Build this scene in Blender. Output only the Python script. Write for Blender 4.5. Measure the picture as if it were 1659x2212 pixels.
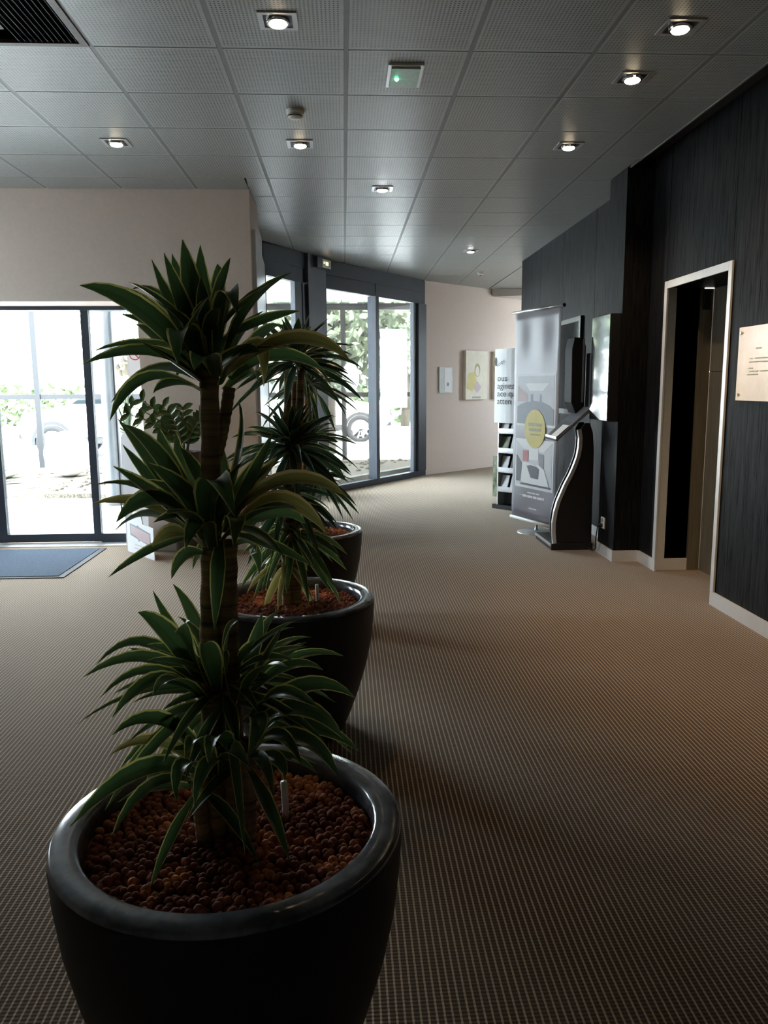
import bpy, math, random
from mathutils import Matrix, Vector
from math import sin, cos, pi, radians as RAD

for o in list(bpy.data.objects): bpy.data.objects.remove(o)
SC = bpy.context.scene
COL = SC.collection
random.seed(7)

# ------------------------------------------------------------------ camera
CAM_H = 1.40
def setup_camera():
    yaw, pit, roll = RAD(2.79), RAD(9.0), RAD(-0.38)
    fw = Vector((sin(yaw)*cos(pit), cos(yaw)*cos(pit), -sin(pit)))
    r0 = Vector((cos(yaw), -sin(yaw), 0)); u0 = r0.cross(fw)
    rt = cos(roll)*r0 + sin(roll)*u0; up = -sin(roll)*r0 + cos(roll)*u0
    cd = bpy.data.cameras.new('camera'); cam = bpy.data.objects.new('camera', cd); COL.objects.link(cam)
    m = Matrix((rt, up, -fw)).transposed().to_4x4(); m.translation = (0, 0, CAM_H); cam.matrix_world = m
    cd.sensor_fit = 'HORIZONTAL'; cd.sensor_width = 36.0; cd.lens = 1719.0/1659.0*36.0
    cd.clip_start = 0.05; cd.clip_end = 400
    SC.camera = cam
setup_camera()

# ------------------------------------------------------------------ light
SKY = 26.0
W = bpy.data.worlds.new('world'); SC.world = W; W.use_nodes = True
_bg = W.node_tree.nodes['Background']; _bg.inputs[0].default_value = (0.80, 0.90, 1.0, 1); _bg.inputs[1].default_value = SKY
sd = bpy.data.lights.new('sun', 'SUN'); sd.energy = 28.0; sd.angle = RAD(1.0); sd.color = (1.0, 0.95, 0.86)
so = bpy.data.objects.new('sun', sd); COL.objects.link(so)
so.rotation_euler = Vector((-0.28, 0.50, -0.82)).to_track_quat('-Z', 'Y').to_euler()
def portal(p0, p1, z0, z1):
    """a light portal (emits nothing itself) filling a window opening, facing the room"""
    ld = bpy.data.lights.new('portal', 'AREA'); ld.shape = 'RECTANGLE'
    d = Vector((p1[0]-p0[0], p1[1]-p0[1], 0)); ld.size = d.length; ld.size_y = z1-z0
    ld.cycles.is_portal = True
    o = bpy.data.objects.new('portal', ld); COL.objects.link(o)
    x = d.normalized(); z = Vector((-x.y, x.x, 0)); y = z.cross(x)          # light points along -z, z = left of p0->p1 (outside)
    m = Matrix((x, y, z)).transposed().to_4x4(); m.translation = ((p0[0]+p1[0])/2, (p0[1]+p1[1])/2, (z0+z1)/2)
    o.matrix_world = m
portal((-0.93, 9.20), (-0.34, 10.34), 0.1, 2.62)
portal((-0.30, 10.43), (1.20, 12.56), 0.1, 2.62)
portal((-4.4, 7.45), (-1.72, 7.45), 0.05, 2.10)
portal((-4.86, 5.5), (-4.86, 6.2), 0.9, 2.6)
portal((5.31, 14.1), (5.31, 13.4), 0.9, 2.6)
vs = SC.view_settings
SC.display_settings.display_device = 'sRGB'
vs.view_transform = 'Standard'; vs.look = 'None'; vs.gamma = 1.0; vs.use_curve_mapping = False
vs.exposure = 0.15

# ------------------------------------------------------------------ node / material helpers
class NT:
    def __init__(s, m): s.m = m; m.use_nodes = True; s.t = m.node_tree; s.b = s.t.nodes['Principled BSDF']; s.out = s.t.nodes['Material Output']
    def n(s, kind, **kw):
        x = s.t.nodes.new(kind)
        for k, v in kw.items(): setattr(x, k, v)
        return x
    def l(s, a, b): s.t.links.new(a, b)
    def put(s, sock, v):
        if isinstance(v, (int, float)): sock.default_value = v
        elif isinstance(v, tuple): sock.default_value = v
        else: s.l(v, sock)
    def math(s, op, a, b=0.0, c=None):
        x = s.n('ShaderNodeMath', operation=op); s.put(x.inputs[0], a); s.put(x.inputs[1], b)
        if c is not None: s.put(x.inputs[2], c)
        return x.outputs[0]
    def coord(s, which='Object', scale=(1, 1, 1)):
        c = s.n('ShaderNodeTexCoord'); mp = s.n('ShaderNodeMapping'); mp.inputs['Scale'].default_value = scale
        s.l(c.outputs[which], mp.inputs[0]); return mp.outputs[0]
    def noise(s, vec, scale=5, detail=3, rough=.55):
        x = s.n('ShaderNodeTexNoise'); x.inputs['Scale'].default_value = scale; x.inputs['Detail'].default_value = detail; x.inputs['Roughness'].default_value = rough
        if vec is not None: s.l(vec, x.inputs['Vector'])
        return x.outputs['Fac']
    def ramp(s, f, stops):
        x = s.n('ShaderNodeValToRGB'); e = x.color_ramp.elements
        while len(e) < len(stops): e.new(.5)
        for i, (p, c) in enumerate(stops): e[i].position = p; e[i].color = (*c, 1)
        s.l(f, x.inputs[0]); return x.outputs[0]
    def mix(s, f, a, b):
        x = s.n('ShaderNodeMix', data_type='RGBA'); s.put(x.inputs['Factor'], f)
        s.put(x.inputs['A'], (*a, 1) if isinstance(a, tuple) else a); s.put(x.inputs['B'], (*b, 1) if isinstance(b, tuple) else b)
        return x.outputs['Result']
    def bump(s, h, strength=.3, dist=.005):
        x = s.n('ShaderNodeBump'); x.inputs['Strength'].default_value = strength; x.inputs['Distance'].default_value = dist
        s.l(h, x.inputs['Height']); s.l(x.outputs[0], s.b.inputs['Normal'])
def plain(name, col, rough=.5, metal=0, var=.06, scale=8, spec=.5, bump=0, coat=0):
    """painted or moulded surface with a little procedural variation"""
    m = bpy.data.materials.new(name); t = NT(m)
    nz = t.noise(t.coord(), scale, 4)
    lo = tuple(max(0, c*(1-var)) for c in col); hi = tuple(min(1, c*(1+var)) for c in col)
    t.l(t.ramp(nz, [(.3, lo), (.7, hi)]), t.b.inputs['Base Color'])
    t.b.inputs['Roughness'].default_value = rough; t.b.inputs['Metallic'].default_value = metal
    t.b.inputs['Specular IOR Level'].default_value = spec
    if coat: t.b.inputs['Coat Weight'].default_value = coat; t.b.inputs['Coat Roughness'].default_value = .08
    if bump: t.bump(t.noise(t.coord(), scale*12, 2), bump, .002)
    return m
def glow(name, col, strength):
    m = bpy.data.materials.new(name); t = NT(m)
    t.b.inputs['Base Color'].default_value = (*col, 1); t.b.inputs['Emission Color'].default_value = (*col, 1)
    t.b.inputs['Emission Strength'].default_value = strength; return m
M = {}
def mk_glass(name, refl=1.0, tint=(.97, .99, .985)):
    m = bpy.data.materials.new(name); t = NT(m)
    tr = t.n('ShaderNodeBsdfTransparent'); tr.inputs[0].default_value = (*tint, 1)
    gl = t.n('ShaderNodeBsdfGlossy'); gl.inputs['Roughness'].default_value = .02
    fr = t.n('ShaderNodeFresnel'); fr.inputs[0].default_value = 1.35
    mx = t.n('ShaderNodeMixShader'); t.l(t.math('MULTIPLY', fr.outputs[0], refl), mx.inputs[0]); t.l(tr.outputs[0], mx.inputs[1]); t.l(gl.outputs[0], mx.inputs[2])
    t.l(mx.outputs[0], t.out.inputs[0]); return m
def mk_carpet():
    m = bpy.data.materials.new('carpet_weave'); t = NT(m)
    c = t.n('ShaderNodeTexCoord'); sp = t.n('ShaderNodeSeparateXYZ'); t.l(c.outputs['Object'], sp.inputs[0])
    big = t.noise(c.outputs['Object'], 1.3, 3); mid = t.noise(c.outputs['Object'], 60, 2)
    wob = t.math('MULTIPLY', t.math('SUBTRACT', mid, .5), .10)
    u = t.math('FRACT', t.math('ADD', t.math('DIVIDE', sp.outputs[0], .018), wob))
    v = t.math('FRACT', t.math('ADD', t.math('DIVIDE', sp.outputs[1], .0115), wob))
    line = t.math('LESS_THAN', t.math('ABSOLUTE', t.math('SUBTRACT', u, .5)), .14)       # pale warp thread
    dash = t.math('SMOOTH_MIN', t.math('MULTIPLY', t.math('ABSOLUTE', t.math('SUBTRACT', v, .5)), 2.4), 1.0, .2)
    cell = t.mix(dash, (.128, .079, .044), (.033, .0185, .009))
    spk = t.mix(t.math('MULTIPLY', mid, .5), cell, (.10, .06, .032))
    col = t.mix(line, spk, (.43, .322, .218))
    wear = t.mix(t.math('MULTIPLY', t.math('SUBTRACT', big, .35), .5), col, (.07, .043, .024))
    t.l(wear, t.b.inputs['Base Color']); t.b.inputs['Roughness'].default_value = .95; t.b.inputs['Specular IOR Level'].default_value = .1
    t.b.inputs['Sheen Weight'].default_value = .42; t.b.inputs['Sheen Roughness'].default_value = .4; t.b.inputs['Sheen Tint'].default_value = (.9, .80, .68, 1)
    t.bump(t.math('ADD', line, t.math('MULTIPLY', t.math('SUBTRACT', 1.0, dash), .6)), .5, .0015)
    return m
def mk_tile():
    m = bpy.data.materials.new('perforated_ceiling_tile'); t = NT(m)
    c = t.n('ShaderNodeTexCoord'); sp = t.n('ShaderNodeSeparateXYZ'); t.l(c.outputs['Object'], sp.inputs[0])
    def cell(s, p): return t.math('ABSOLUTE', t.math('SUBTRACT', t.math('FRACT', t.math('DIVIDE', t.math('ADD', s, 4.0), p)), .5))
    fx, fy = cell(sp.outputs[0], .0178), cell(sp.outputs[1], .0178)
    d = t.math('SQRT', t.math('ADD', t.math('MULTIPLY', fx, fx), t.math('MULTIPLY', fy, fy)))
    hole = t.math('LESS_THAN', d, .25)
    inx = t.math('LESS_THAN', t.math('ABSOLUTE', sp.outputs[0]), .275); iny = t.math('LESS_THAN', t.math('ABSOLUTE', sp.outputs[1]), .275)
    hole = t.math('MULTIPLY', hole, t.math('MULTIPLY', inx, iny))
    nz = t.noise(c.outputs['Object'], 30, 3)
    base = t.ramp(nz, [(.3, (.365, .40, .395)), (.7, (.425, .46, .455))])
    t.l(t.mix(hole, base, (.09, .094, .095)), t.b.inputs['Base Color'])
    t.b.inputs['Roughness'].default_value = .38; t.b.inputs['Specular IOR Level'].default_value = .6
    t.bump(t.math('SUBTRACT', 1.0, hole), .4, .002); return m
def mk_veneer():
    m = bpy.data.materials.new('black_stained_veneer'); t = NT(m)
    v = t.coord('Object', (26, 26, 1.1)); n1 = t.noise(v, 3.2, 6, .65); n2 = t.noise(t.coord('Object', (3, 3, 1.5)), 1.6, 3)
    col = t.ramp(n1, [(.30, (.004, .0045, .005)), (.55, (.009, .0095, .011)), (.75, (.022, .023, .026))])
    t.l(t.mix(t.math('MULTIPLY', n2, .5), col, (.010, .010, .011)), t.b.inputs['Base Color'])
    t.l(t.math('MULTIPLY_ADD', n1, .5, .30), t.b.inputs['Roughness']); t.l(t.math('MULTIPLY_ADD', n1, .50, -.16), t.b.inputs['Specular IOR Level'])
    t.bump(n1, .25, .002); return m
def mk_leaf(name, g0, g1, edge, w=.075):
    m = bpy.data.materials.new(name); t = NT(m)
    uv = t.n('ShaderNodeUVMap'); uv.uv_map = 'UVMap'; sp = t.n('ShaderNodeSeparateXYZ'); t.l(uv.outputs[0], sp.inputs[0])
    x = t.math('ABSOLUTE', t.math('SUBTRACT', sp.outputs[0], .5))
    nz = t.noise(t.coord('UV', (30, .8, 1)), 3, 3)
    stripe = t.mix(nz, g0, g1)
    mid = t.mix(t.math('LESS_THAN', x, .05), stripe, tuple(.6*c for c in g1))
    e = t.math('GREATER_THAN', t.math('ADD', x, t.math('MULTIPLY', t.math('SUBTRACT', nz, .5), .05)), .5-w)
    col = t.mix(e, mid, edge)
    t.l(col, t.b.inputs['Base Color']); t.b.inputs['Roughness'].default_value = .28; t.b.inputs['Specular IOR Level'].default_value = .5
    tl = t.n('ShaderNodeBsdfTranslucent'); t.l(col, tl.inputs[0])
    mx = t.n('ShaderNodeMixShader'); mx.inputs[0].default_value = .28; t.l(t.b.outputs[0], mx.inputs[1]); t.l(tl.outputs[0], mx.inputs[2]); t.l(mx.outputs[0], t.out.inputs[0])
    return m
def mk_two(name, a, b, scale, lo, hi, rough=.7, spec=.4, bump=.3, stretch=(1, 1, 1), which='Object', metal=0):
    m = bpy.data.materials.new(name); t = NT(m); nz = t.noise(t.coord(which, stretch), scale, 5, .6)
    t.l(t.ramp(nz, [(lo, a), (hi, b)]), t.b.inputs['Base Color']); t.b.inputs['Roughness'].default_value = rough
    t.b.inputs['Specular IOR Level'].default_value = spec; t.b.inputs['Metallic'].default_value = metal
    if bump: t.bump(nz, bump, .004)
    return m
M['carpet'] = mk_carpet(); M['tile'] = mk_tile(); M['veneer'] = mk_veneer()
M['glass'] = mk_glass('window_glass', .55)
M['screen'] = plain('black_glass_screen', (.006, .007, .008), .06, spec=.9, coat=1.0)
M['mirror'] = plain('dark_mirror_glass', (.012, .013, .014), .05, spec=.9, coat=1.0)
M['beige'] = plain('beige_wall_paint', (.74, .635, .57), .8, var=.03, scale=30, bump=.2)
M['cream'] = plain('cream_wall_paint', (.66, .62, .58), .8, var=.02, scale=40, bump=.2)
M['rose'] = plain('rose_beige_wall_paint', (.74, .64, .58), .8, var=.03, scale=40, bump=.2)
M['bar'] = plain('ceiling_bar_enamel', (.24, .255, .25), .5, var=.02)
M['plenum'] = plain('dark_ceiling_void', (.03, .03, .03), .9)
M['alu_dark'] = plain('dark_blue_grey_aluminium', (.030, .038, .052), .45, 0, var=.08, spec=.35)
M['alu_mid'] = plain('mid_grey_aluminium', (.085, .095, .115), .45, 0, var=.06, spec=.35)
M['alu'] = plain('satin_aluminium', (.62, .63, .64), .32, .75, var=.04)
M['skirt'] = plain('brushed_aluminium_skirting', (.70, .71, .72), .35, .25, var=.03, scale=20)
M['lift'] = mk_two('brushed_lift_steel', (.24, .215, .17), (.36, .33, .26), 4, .35, .65, .38, .5, .1, (40, 40, .6), metal=.75)
M['mat'] = mk_two('blue_grey_entrance_mat', (.035, .055, .085), (.075, .10, .14), 140, .35, .65, .95, .1, .6)
M['rubber'] = plain('black_rubber', (.012, .012, .013), .8)
M['black'] = plain('black_laminate', (.008, .008, .009), .38, spec=.5)
M['blackmatt'] = plain('black_matt_metal', (.008, .008, .009), .6, spec=.12)
M['white'] = plain('white_card', (.82, .83, .85), .7, var=.02)
M['whitep'] = plain('white_plastic', (.78, .78, .76), .4, var=.02)
M['chrome'] = plain('polished_chrome', (.75, .75, .75), .12, 1.0)
M['warm'] = glow('warm_halogen_lamp', (1.0, .80, .52), 26); M['cool'] = glow('cool_halogen_lamp', (.93, .95, 1.0), 26)
M['green_led'] = glow('green_indicator_led', (.10, 1.0, .42), 14); M['exitglow'] = glow('amber_exit_sign_lamp', (1.0, .62, .25), 2.6)
M['emdiff'] = plain('led_glow_tinted_diffuser', (.30, .48, .39), .35, var=.2, scale=40)  # green LED glow painted into the diffuser colour
M['diffuser'] = plain('frosted_diffuser', (.55, .62, .58), .35)
M['pot'] = plain('anthracite_glazed_pot', (.014, .0135, .015), .5, var=.35, scale=7, spec=.25)
M['rim'] = mk_two('glossy_pot_rim', (.05, .052, .062), (.17, .175, .20), 6, .38, .62, .17, .6, 0)
M['clay'] = mk_two('expanded_clay', (.075, .026, .016), (.42, .125, .05), 7.0, .52, .68, .9, .2, 0, which='Generated')
M['bark'] = mk_two('ringed_dracaena_bark', (.14, .095, .058), (.44, .30, .15), 5, .35, .65, .85, .2, .6, (1, 1, 14))
M['leaf'] = mk_leaf('dracaena_leaf', (.038, .090, .034), (.10, .19, .055), (.72, .66, .20), .085)
M['leafy'] = mk_leaf('yellow_dracaena_leaf', (.22, .24, .06), (.46, .40, .12), (.75, .58, .24), .12)
M['leaf2'] = mk_leaf('fine_dracaena_leaf', (.020, .055, .030), (.042, .095, .042), (.40, .44, .20), .06)
M['zz'] = plain('zz_leaflet', (.05, .09, .02), .25, var=.3, spec=.6); M['zzstem'] = plain('zz_stem', (.09, .10, .03), .5)
M['brownpot'] = plain('brown_planter', (.055, .035, .028), .5, var=.15)
M['pave'] = mk_two('pale_paving', (.55, .55, .54), (.70, .69, .67), 6, .35, .65, .9, .2, .2)
M['curb'] = mk_two('concrete_kerb', (.12, .115, .10), (.18, .17, .15), 20, .35, .65, .9, .2, .3)
M['gravel'] = mk_two('sandy_gravel', (.04, .034, .026), (.13, .115, .09), 40, .35, .65, .95, .1, .8)
M['road'] = mk_two('pale_asphalt', (.34, .34, .34), (.44, .44, .44), 20, .35, .65, .95, .1, .3)
def mk_translucent(name, col, f):
    m = plain(name, col, .5, var=.03); t = m.node_tree; b = t.nodes['Principled BSDF']; o = t.nodes['Material Output']
    tl = t.nodes.new('ShaderNodeBsdfTranslucent'); tl.inputs[0].default_value = (*col, 1); mx = t.nodes.new('ShaderNodeMixShader'); mx.inputs[0].default_value = f
    t.links.new(b.outputs[0], mx.inputs[1]); t.links.new(tl.outputs[0], mx.inputs[2]); t.links.new(mx.outputs[0], o.inputs[0]); return m
M['slat'] = mk_translucent('translucent_canopy_slat', (.78, .80, .79), .4); M['sticker'] = mk_translucent('translucent_white_film', (.92, .92, .92), .7)
M['post'] = plain('dark_porch_metal', (.010, .011, .013), .5, .2)
M['steel'] = plain('galvanised_column_steel', (.10, .11, .12), .35, .5, var=.08)
M['foliage'] = mk_two('tree_foliage', (.07, .09, .055), (.19, .225, .15), 6, .35, .65, .7, .3, 0)
M['foliage2'] = mk_two('hedge_foliage', (.05, .08, .035), (.15, .20, .09), 8, .35, .65, .7, .3, 0)
M['grassy'] = mk_two('yucca_blade', (.02, .032, .018), (.06, .08, .045), 8, .35, .65, .6, .3, 0)
M['trunk'] = mk_two('tree_bark', (.03, .026, .02), (.07, .06, .045), 6, .35, .65, .9, .1, .5, (1, 1, .3))
M['carpaint'] = plain('white_car_paint', (.80, .80, .80), .25, var=.01, coat=.6)
M['carglass'] = plain('tinted_car_glass', (.01, .014, .016), .05, spec=.8)
M['tyre'] = plain('tyre_rubber', (.010, .010, .011), .8)
M['cladding'] = plain('grey_wheel_arch_plastic', (.018, .019, .020), .7)
M['globe'] = plain('white_globe_lamp', (.86, .86, .84), .35, var=.01)
M['far_wall'] = plain('pale_render', (.72, .71, .68), .8)

# ------------------------------------------------------------------ mesh helpers
ORG = {}                                          # world origin of every object (all unrotated)
class MB:
    def __init__(s): s.v = []; s.f = []; s.uv = None
    def box(s, x0, x1, y0, y1, z0, z1):
        return s.prism([(x0, y0), (x1, y0), (x1, y1), (x0, y1)], z0, z1)
    def prism(s, poly, z0, z1):
        k = len(s.v); n = len(poly)
        s.v += [(p[0], p[1], z0) for p in poly] + [(p[0], p[1], z1) for p in poly]
        s.f += [tuple(k+i for i in range(n))[::-1], tuple(k+n+i for i in range(n))]
        s.f += [(k+i, k+(i+1) % n, k+n+(i+1) % n, k+n+i) for i in range(n)]
        return s
    def slab(s, p0, p1, t0, t1, z0, z1):
        """wall piece along p0->p1; t0..t1 = offsets to the left of the direction"""
        d = Vector((p1[0]-p0[0], p1[1]-p0[1])).normalized(); nx, ny = -d.y, d.x
        q = [(p0[0]+nx*t0, p0[1]+ny*t0), (p1[0]+nx*t0, p1[1]+ny*t0), (p1[0]+nx*t1, p1[1]+ny*t1), (p0[0]+nx*t1, p0[1]+ny*t1)]
        if t1 < t0: q = q[::-1]
        return s.prism(q, z0, z1)
    def lathe(s, prof, c=(0, 0, 0), n=32, cap=True):
        k = len(s.v)
        for r, z in prof:
            for i in range(n): a = 2*pi*i/n; s.v.append((c[0]+r*cos(a), c[1]+r*sin(a), c[2]+z))
        for j in range(len(prof)-1):
            for i in range(n): s.f.append((k+j*n+i, k+j*n+(i+1) % n, k+(j+1)*n+(i+1) % n, k+(j+1)*n+i))
        if cap and prof[0][0] > 1e-4: s.f.append(tuple(k+i for i in range(n))[::-1])
        if cap and prof[-1][0] > 1e-4: s.f.append(tuple(k+(len(prof)-1)*n+i for i in range(n)))
        return s
    def tube(s, pts, rad, n=8):
        pts = [Vector(p) for p in pts]; k = len(s.v); m = len(pts)
        if not isinstance(rad, (list, tuple)): rad = [rad]*m
        ref = None
        for i, p in enumerate(pts):
            t = (pts[min(i+1, m-1)]-pts[max(i-1, 0)]).normalized()
            if ref is None: ref = Vector((1, 0, 0)) if abs(t.x) < .9 else Vector((0, 1, 0))
            a = (ref - t*ref.dot(t)).normalized(); ref = a; b = t.cross(a)
            for j in range(n):
                w = 2*pi*j/n; q = p + rad[i]*(cos(w)*a + sin(w)*b); s.v.append(tuple(q))
        for i in range(m-1):
            for j in range(n): s.f.append((k+i*n+j, k+i*n+(j+1) % n, k+(i+1)*n+(j+1) % n, k+(i+1)*n+j))
        s.f += [tuple(k+j for j in range(n))[::-1], tuple(k+(m-1)*n+j for j in range(n))]
        return s
    def ball(s, c, r, seg=8, rings=5, sc=(1, 1, 1)):
        k = len(s.v); s.v.append((c[0], c[1], c[2]-r*sc[2]))
        for j in range(1, rings):
            ph = -pi/2 + pi*j/rings
            for i in range(seg): a = 2*pi*i/seg; s.v.append((c[0]+r*sc[0]*cos(ph)*cos(a), c[1]+r*sc[1]*cos(ph)*sin(a), c[2]+r*sc[2]*sin(ph)))
        s.v.append((c[0], c[1], c[2]+r*sc[2])); e = len(s.v)-1
        for i in range(seg): s.f.append((k, k+1+(i+1) % seg, k+1+i)); s.f.append((e, e-seg+i, e-seg+(i+1) % seg))
        for j in range(rings-2):
            for i in range(seg): s.f.append((k+1+j*seg+i, k+1+j*seg+(i+1) % seg, k+1+(j+1)*seg+(i+1) % seg, k+1+(j+1)*seg+i))
        return s
    def plate(s, F, pts, off=.0, th=.001):
        """flat outline pts (u,v) on frame F, lying off..off+th in front of it"""
        k = len(s.v); n = len(pts)
        s.v += [tuple(F(u, v, off)) for u, v in pts] + [tuple(F(u, v, off+th)) for u, v in pts]
        s.f += [tuple(k+i for i in range(n))[::-1], tuple(k+n+i for i in range(n))]
        s.f += [(k+i, k+(i+1) % n, k+n+(i+1) % n, k+n+i) for i in range(n)]
        return s
    def build(s, name, mat, parent=None, smooth=False, org=None, bevel=0):
        po = ORG.get(parent.as_pointer(), Vector((0, 0, 0))) if parent else Vector((0, 0, 0))
        if org is None: org = po if parent else Vector((0, 0, 0))
        org = Vector(org)
        me = bpy.data.meshes.new(name); me.from_pydata([tuple(Vector(v)-org) for v in s.v], [], s.f)
        if s.uv:
            ul = me.uv_layers.new(name='UVMap')
            for lp in me.loops: ul.data[lp.index].uv = s.uv[lp.vertex_index]
        me.materials.append(M[mat] if isinstance(mat, str) else mat)
        if smooth:
            for p in me.polygons: p.use_smooth = True
        me.update()
        o = bpy.data.objects.new(name, me); COL.objects.link(o)
        if parent: o.parent = parent
        o.location = org - po; ORG[o.as_pointer()] = org
        if bevel:
            b = o.modifiers.new('bevel', 'BEVEL'); b.width = bevel; b.segments = 2; b.limit_method = 'ANGLE'
        return o
def tag(o, label=None, cat=None, group=None, kind=None):
    if label: o['label'] = label
    if cat: o['category'] = cat
    if group: o['group'] = group
    if kind: o['kind'] = kind
    return o
def thing(name, loc, label, cat, group=None):
    o = bpy.data.objects.new(name, None); COL.objects.link(o); o.location = loc; o.empty_display_size = .1
    ORG[o.as_pointer()] = Vector(loc); return tag(o, label, cat, group)
def struct(o, label=None): return tag(o, label, None, None, 'structure')
def dup(src, parent, world):
    o = src.copy(); COL.objects.link(o); o.parent = parent
    po = ORG.get(parent.as_pointer(), Vector((0, 0, 0))) if parent else Vector((0, 0, 0))
    o.location = Vector(world)-po; ORG[o.as_pointer()] = Vector(world); return o
def copy_thing(src, loc, **kw):
    """a thing and its parts (and their sub-parts) at another place"""
    def rec(o, parent, d):
        c = o.copy(); COL.objects.link(c); c.parent = parent
        ORG[c.as_pointer()] = ORG[o.as_pointer()] + d
        for ch in list(o.children): rec(ch, c, d)
        return c
    c = rec(src, None, Vector(loc)-ORG[src.as_pointer()]); c.location = loc; return tag(c, **kw)
def frame(o, u, n):
    """point function (u right, v up, w out) of an upright plane"""
    o = Vector(o); u = Vector(u).normalized(); n = Vector(n).normalized(); v = Vector((0, 0, 1))
    def F(a, b, w=0): return o + u*a + v*b + n*w
    F.m = (u, v, n, o); return F
def lettering(body, F, u, v, size, mat, parent, off=.002, align='LEFT', rot=0, name='lettering', sx=1.0):
    cu = bpy.data.curves.new(name, 'FONT'); cu.body = body; cu.size = size; cu.extrude = .0006; cu.align_x = align; cu.resolution_u = 3
    cu.materials.append(M[mat] if isinstance(mat, str) else mat)
    o = bpy.data.objects.new(name, cu); COL.objects.link(o); o.parent = parent
    a, b, n, _ = F.m; p = F(u, v, off) - ORG[parent.as_pointer()]
    m = Matrix((a, b, n)).transposed().to_4x4() @ Matrix.Rotation(rot, 4, 'Z') @ Matrix.Diagonal((sx, 1, 1, 1)); m.translation = p
    me = bpy.data.meshes.new_from_object(o.evaluated_get(bpy.context.evaluated_depsgraph_get()))
    bpy.data.objects.remove(o); o = bpy.data.objects.new(name, me); COL.objects.link(o); o.parent = parent
    o.matrix_local = m; return o
def clip(poly, a, b, c):
    """keep the part of a convex polygon where a*x+b*y<=c"""
    out = []
    for i, p in enumerate(poly):
        q = poly[(i+1) % len(poly)]; dp = a*p[0]+b*p[1]-c; dq = a*q[0]+b*q[1]-c
        if dp <= 0: out.append(p)
        if dp*dq < 0: t = dp/(dp-dq); out.append((p[0]+t*(q[0]-p[0]), p[1]+t*(q[1]-p[1])))
    return out
def ellipse(cu, cv, ru, rv, n=32): return [(cu+ru*cos(2*pi*i/n), cv+rv*sin(2*pi*i/n)) for i in range(n)]
def rect(u0, u1, v0, v1): return [(u0, v0), (u1, v0), (u1, v1), (u0, v1)]
# ================================================================== THE ROOM
CZ = 2.988; XR = 2.337; TOP = 3.10
A0, A1 = (-.88, 9.18), (-.455, 9.99); B0, B1 = (-.25, 10.40), (1.25, 12.52)
PD = Vector((.739, .673)); PE = (5.2, 12.52+(5.2-1.25)*.673/.739)
def along(p0, p1, s):
    d = Vector((p1[0]-p0[0], p1[1]-p0[1])).normalized(); return (p0[0]+d.x*s, p0[1]+d.y*s)

# floor and ceiling -------------------------------------------------
struct(MB().prism([(2.9, -4.3), (2.9, 10.5), (5.3, 10.5), (5.3, 16.2), (1.25, 12.58), (-.27, 10.46), (-.94, 9.2), (-.82, 7.47), (-4.7, 7.47), (-4.7, -4.3)], -.025, 0).build('floor', 'carpet'),
       'brown carpet woven with pale thin lines, covering the lobby')
ceil = struct(MB().prism([(2.95, -4.5), (2.95, 10.5), (5.5, 10.5), (5.5, 16.6), (1.1, 12.70), (-.40, 10.56), (-1.06, 9.2), (-.90, 7.5), (-4.9, 7.5), (-4.9, -4.5)], 3.07, 3.25).build('ceiling', 'plenum'),
              'grey perforated metal tile ceiling of the lobby')
def fac_line(p0, p1):
    d = Vector((p1[0]-p0[0], p1[1]-p0[1])).normalized(); n = (-d.y, d.x); return (n[0], n[1], n[0]*p0[0]+n[1]*p0[1])
LINES = [fac_line(A0, A1), fac_line(A1, B0), fac_line(B0, B1), fac_line(B1, PE)]
RET = fac_line((-.75, 6.86), A0)
full_tile = None
def put_tile(poly, cx, cy, whole):
    global full_tile
    if whole and full_tile: dup(full_tile, ceil, (cx, cy, CZ)); return
    o = MB().prism(poly, CZ, CZ+.014).build('ceiling_tile', 'tile', ceil, org=(cx, cy, CZ))
    if whole: full_tile = o
GX = lambda c: .034+.6*c
GY = lambda r: 4.105+.6*r
SKIP = {(-3, -1)}
for c in range(-8, 9):
    for r in range(-4, 20):
        if (c, r) in SKIP: continue
        x0, x1, y0, y1 = GX(c)+.012, GX(c+1)-.012, GY(r)+.0045, GY(r+1)-.0045
        base = [(x0, y0), (x1, y0), (x1, y1), (x0, y1)]; cx, cy = (x0+x1)/2, (y0+y1)/2
        jobs = []
        if cy < 6.9 and x0 < -.75: jobs.append(clip(clip(base, 0, 1, 6.86), -1, 0, 4.6))
        if cy < 6.9 and x1 > -.75 and x0 < -.75:
            jobs[-1] = clip(jobs[-1], 1, 0, -.752); base = clip(base, -1, 0, .752)
        if x1 > -.75 or cy > 6.5:
            p = base
            xm = 2.14 if cy < 5.9 else (2.122 if cy < 6.51 else (XR if cy < 10.4 else 5.2))
            p = clip(p, 1, 0, xm)
            if cy > 6.5:
                if len(p) > 2: p = clip(p, *RET) if cy < 9.5 else p
                if cy > 8:
                    for L in LINES:
                        if len(p) > 2: p = clip(p, *L)
            elif x1 < -.74: p = []
            jobs.append(p)
        for p in jobs:
            if len(p) < 3: continue
            ar = abs(sum(p[i][0]*p[(i+1) % len(p)][1]-p[(i+1) % len(p)][0]*p[i][1] for i in range(len(p))))/2
            if ar < .004: continue
            put_tile(p, cx, cy, abs(ar-(x1-x0)*(y1-y0)) < 1e-5)
for c in range(-7, 4):                              # enamelled bars that carry the tiles, one line each
    x = GX(c); y1 = 6.86
    if x > -.76: y1 = 9.18+(x+.88)*1.906 if x < -.455 else (10.4+(x+.25)*1.413 if x < 1.25 else 12.52+(x-1.25)*.911)
    MB().box(x-.0112, x+.0112, 1.71, y1-.02, CZ+.001, CZ+.02).build('ceiling_bar', 'bar', ceil)
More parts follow.
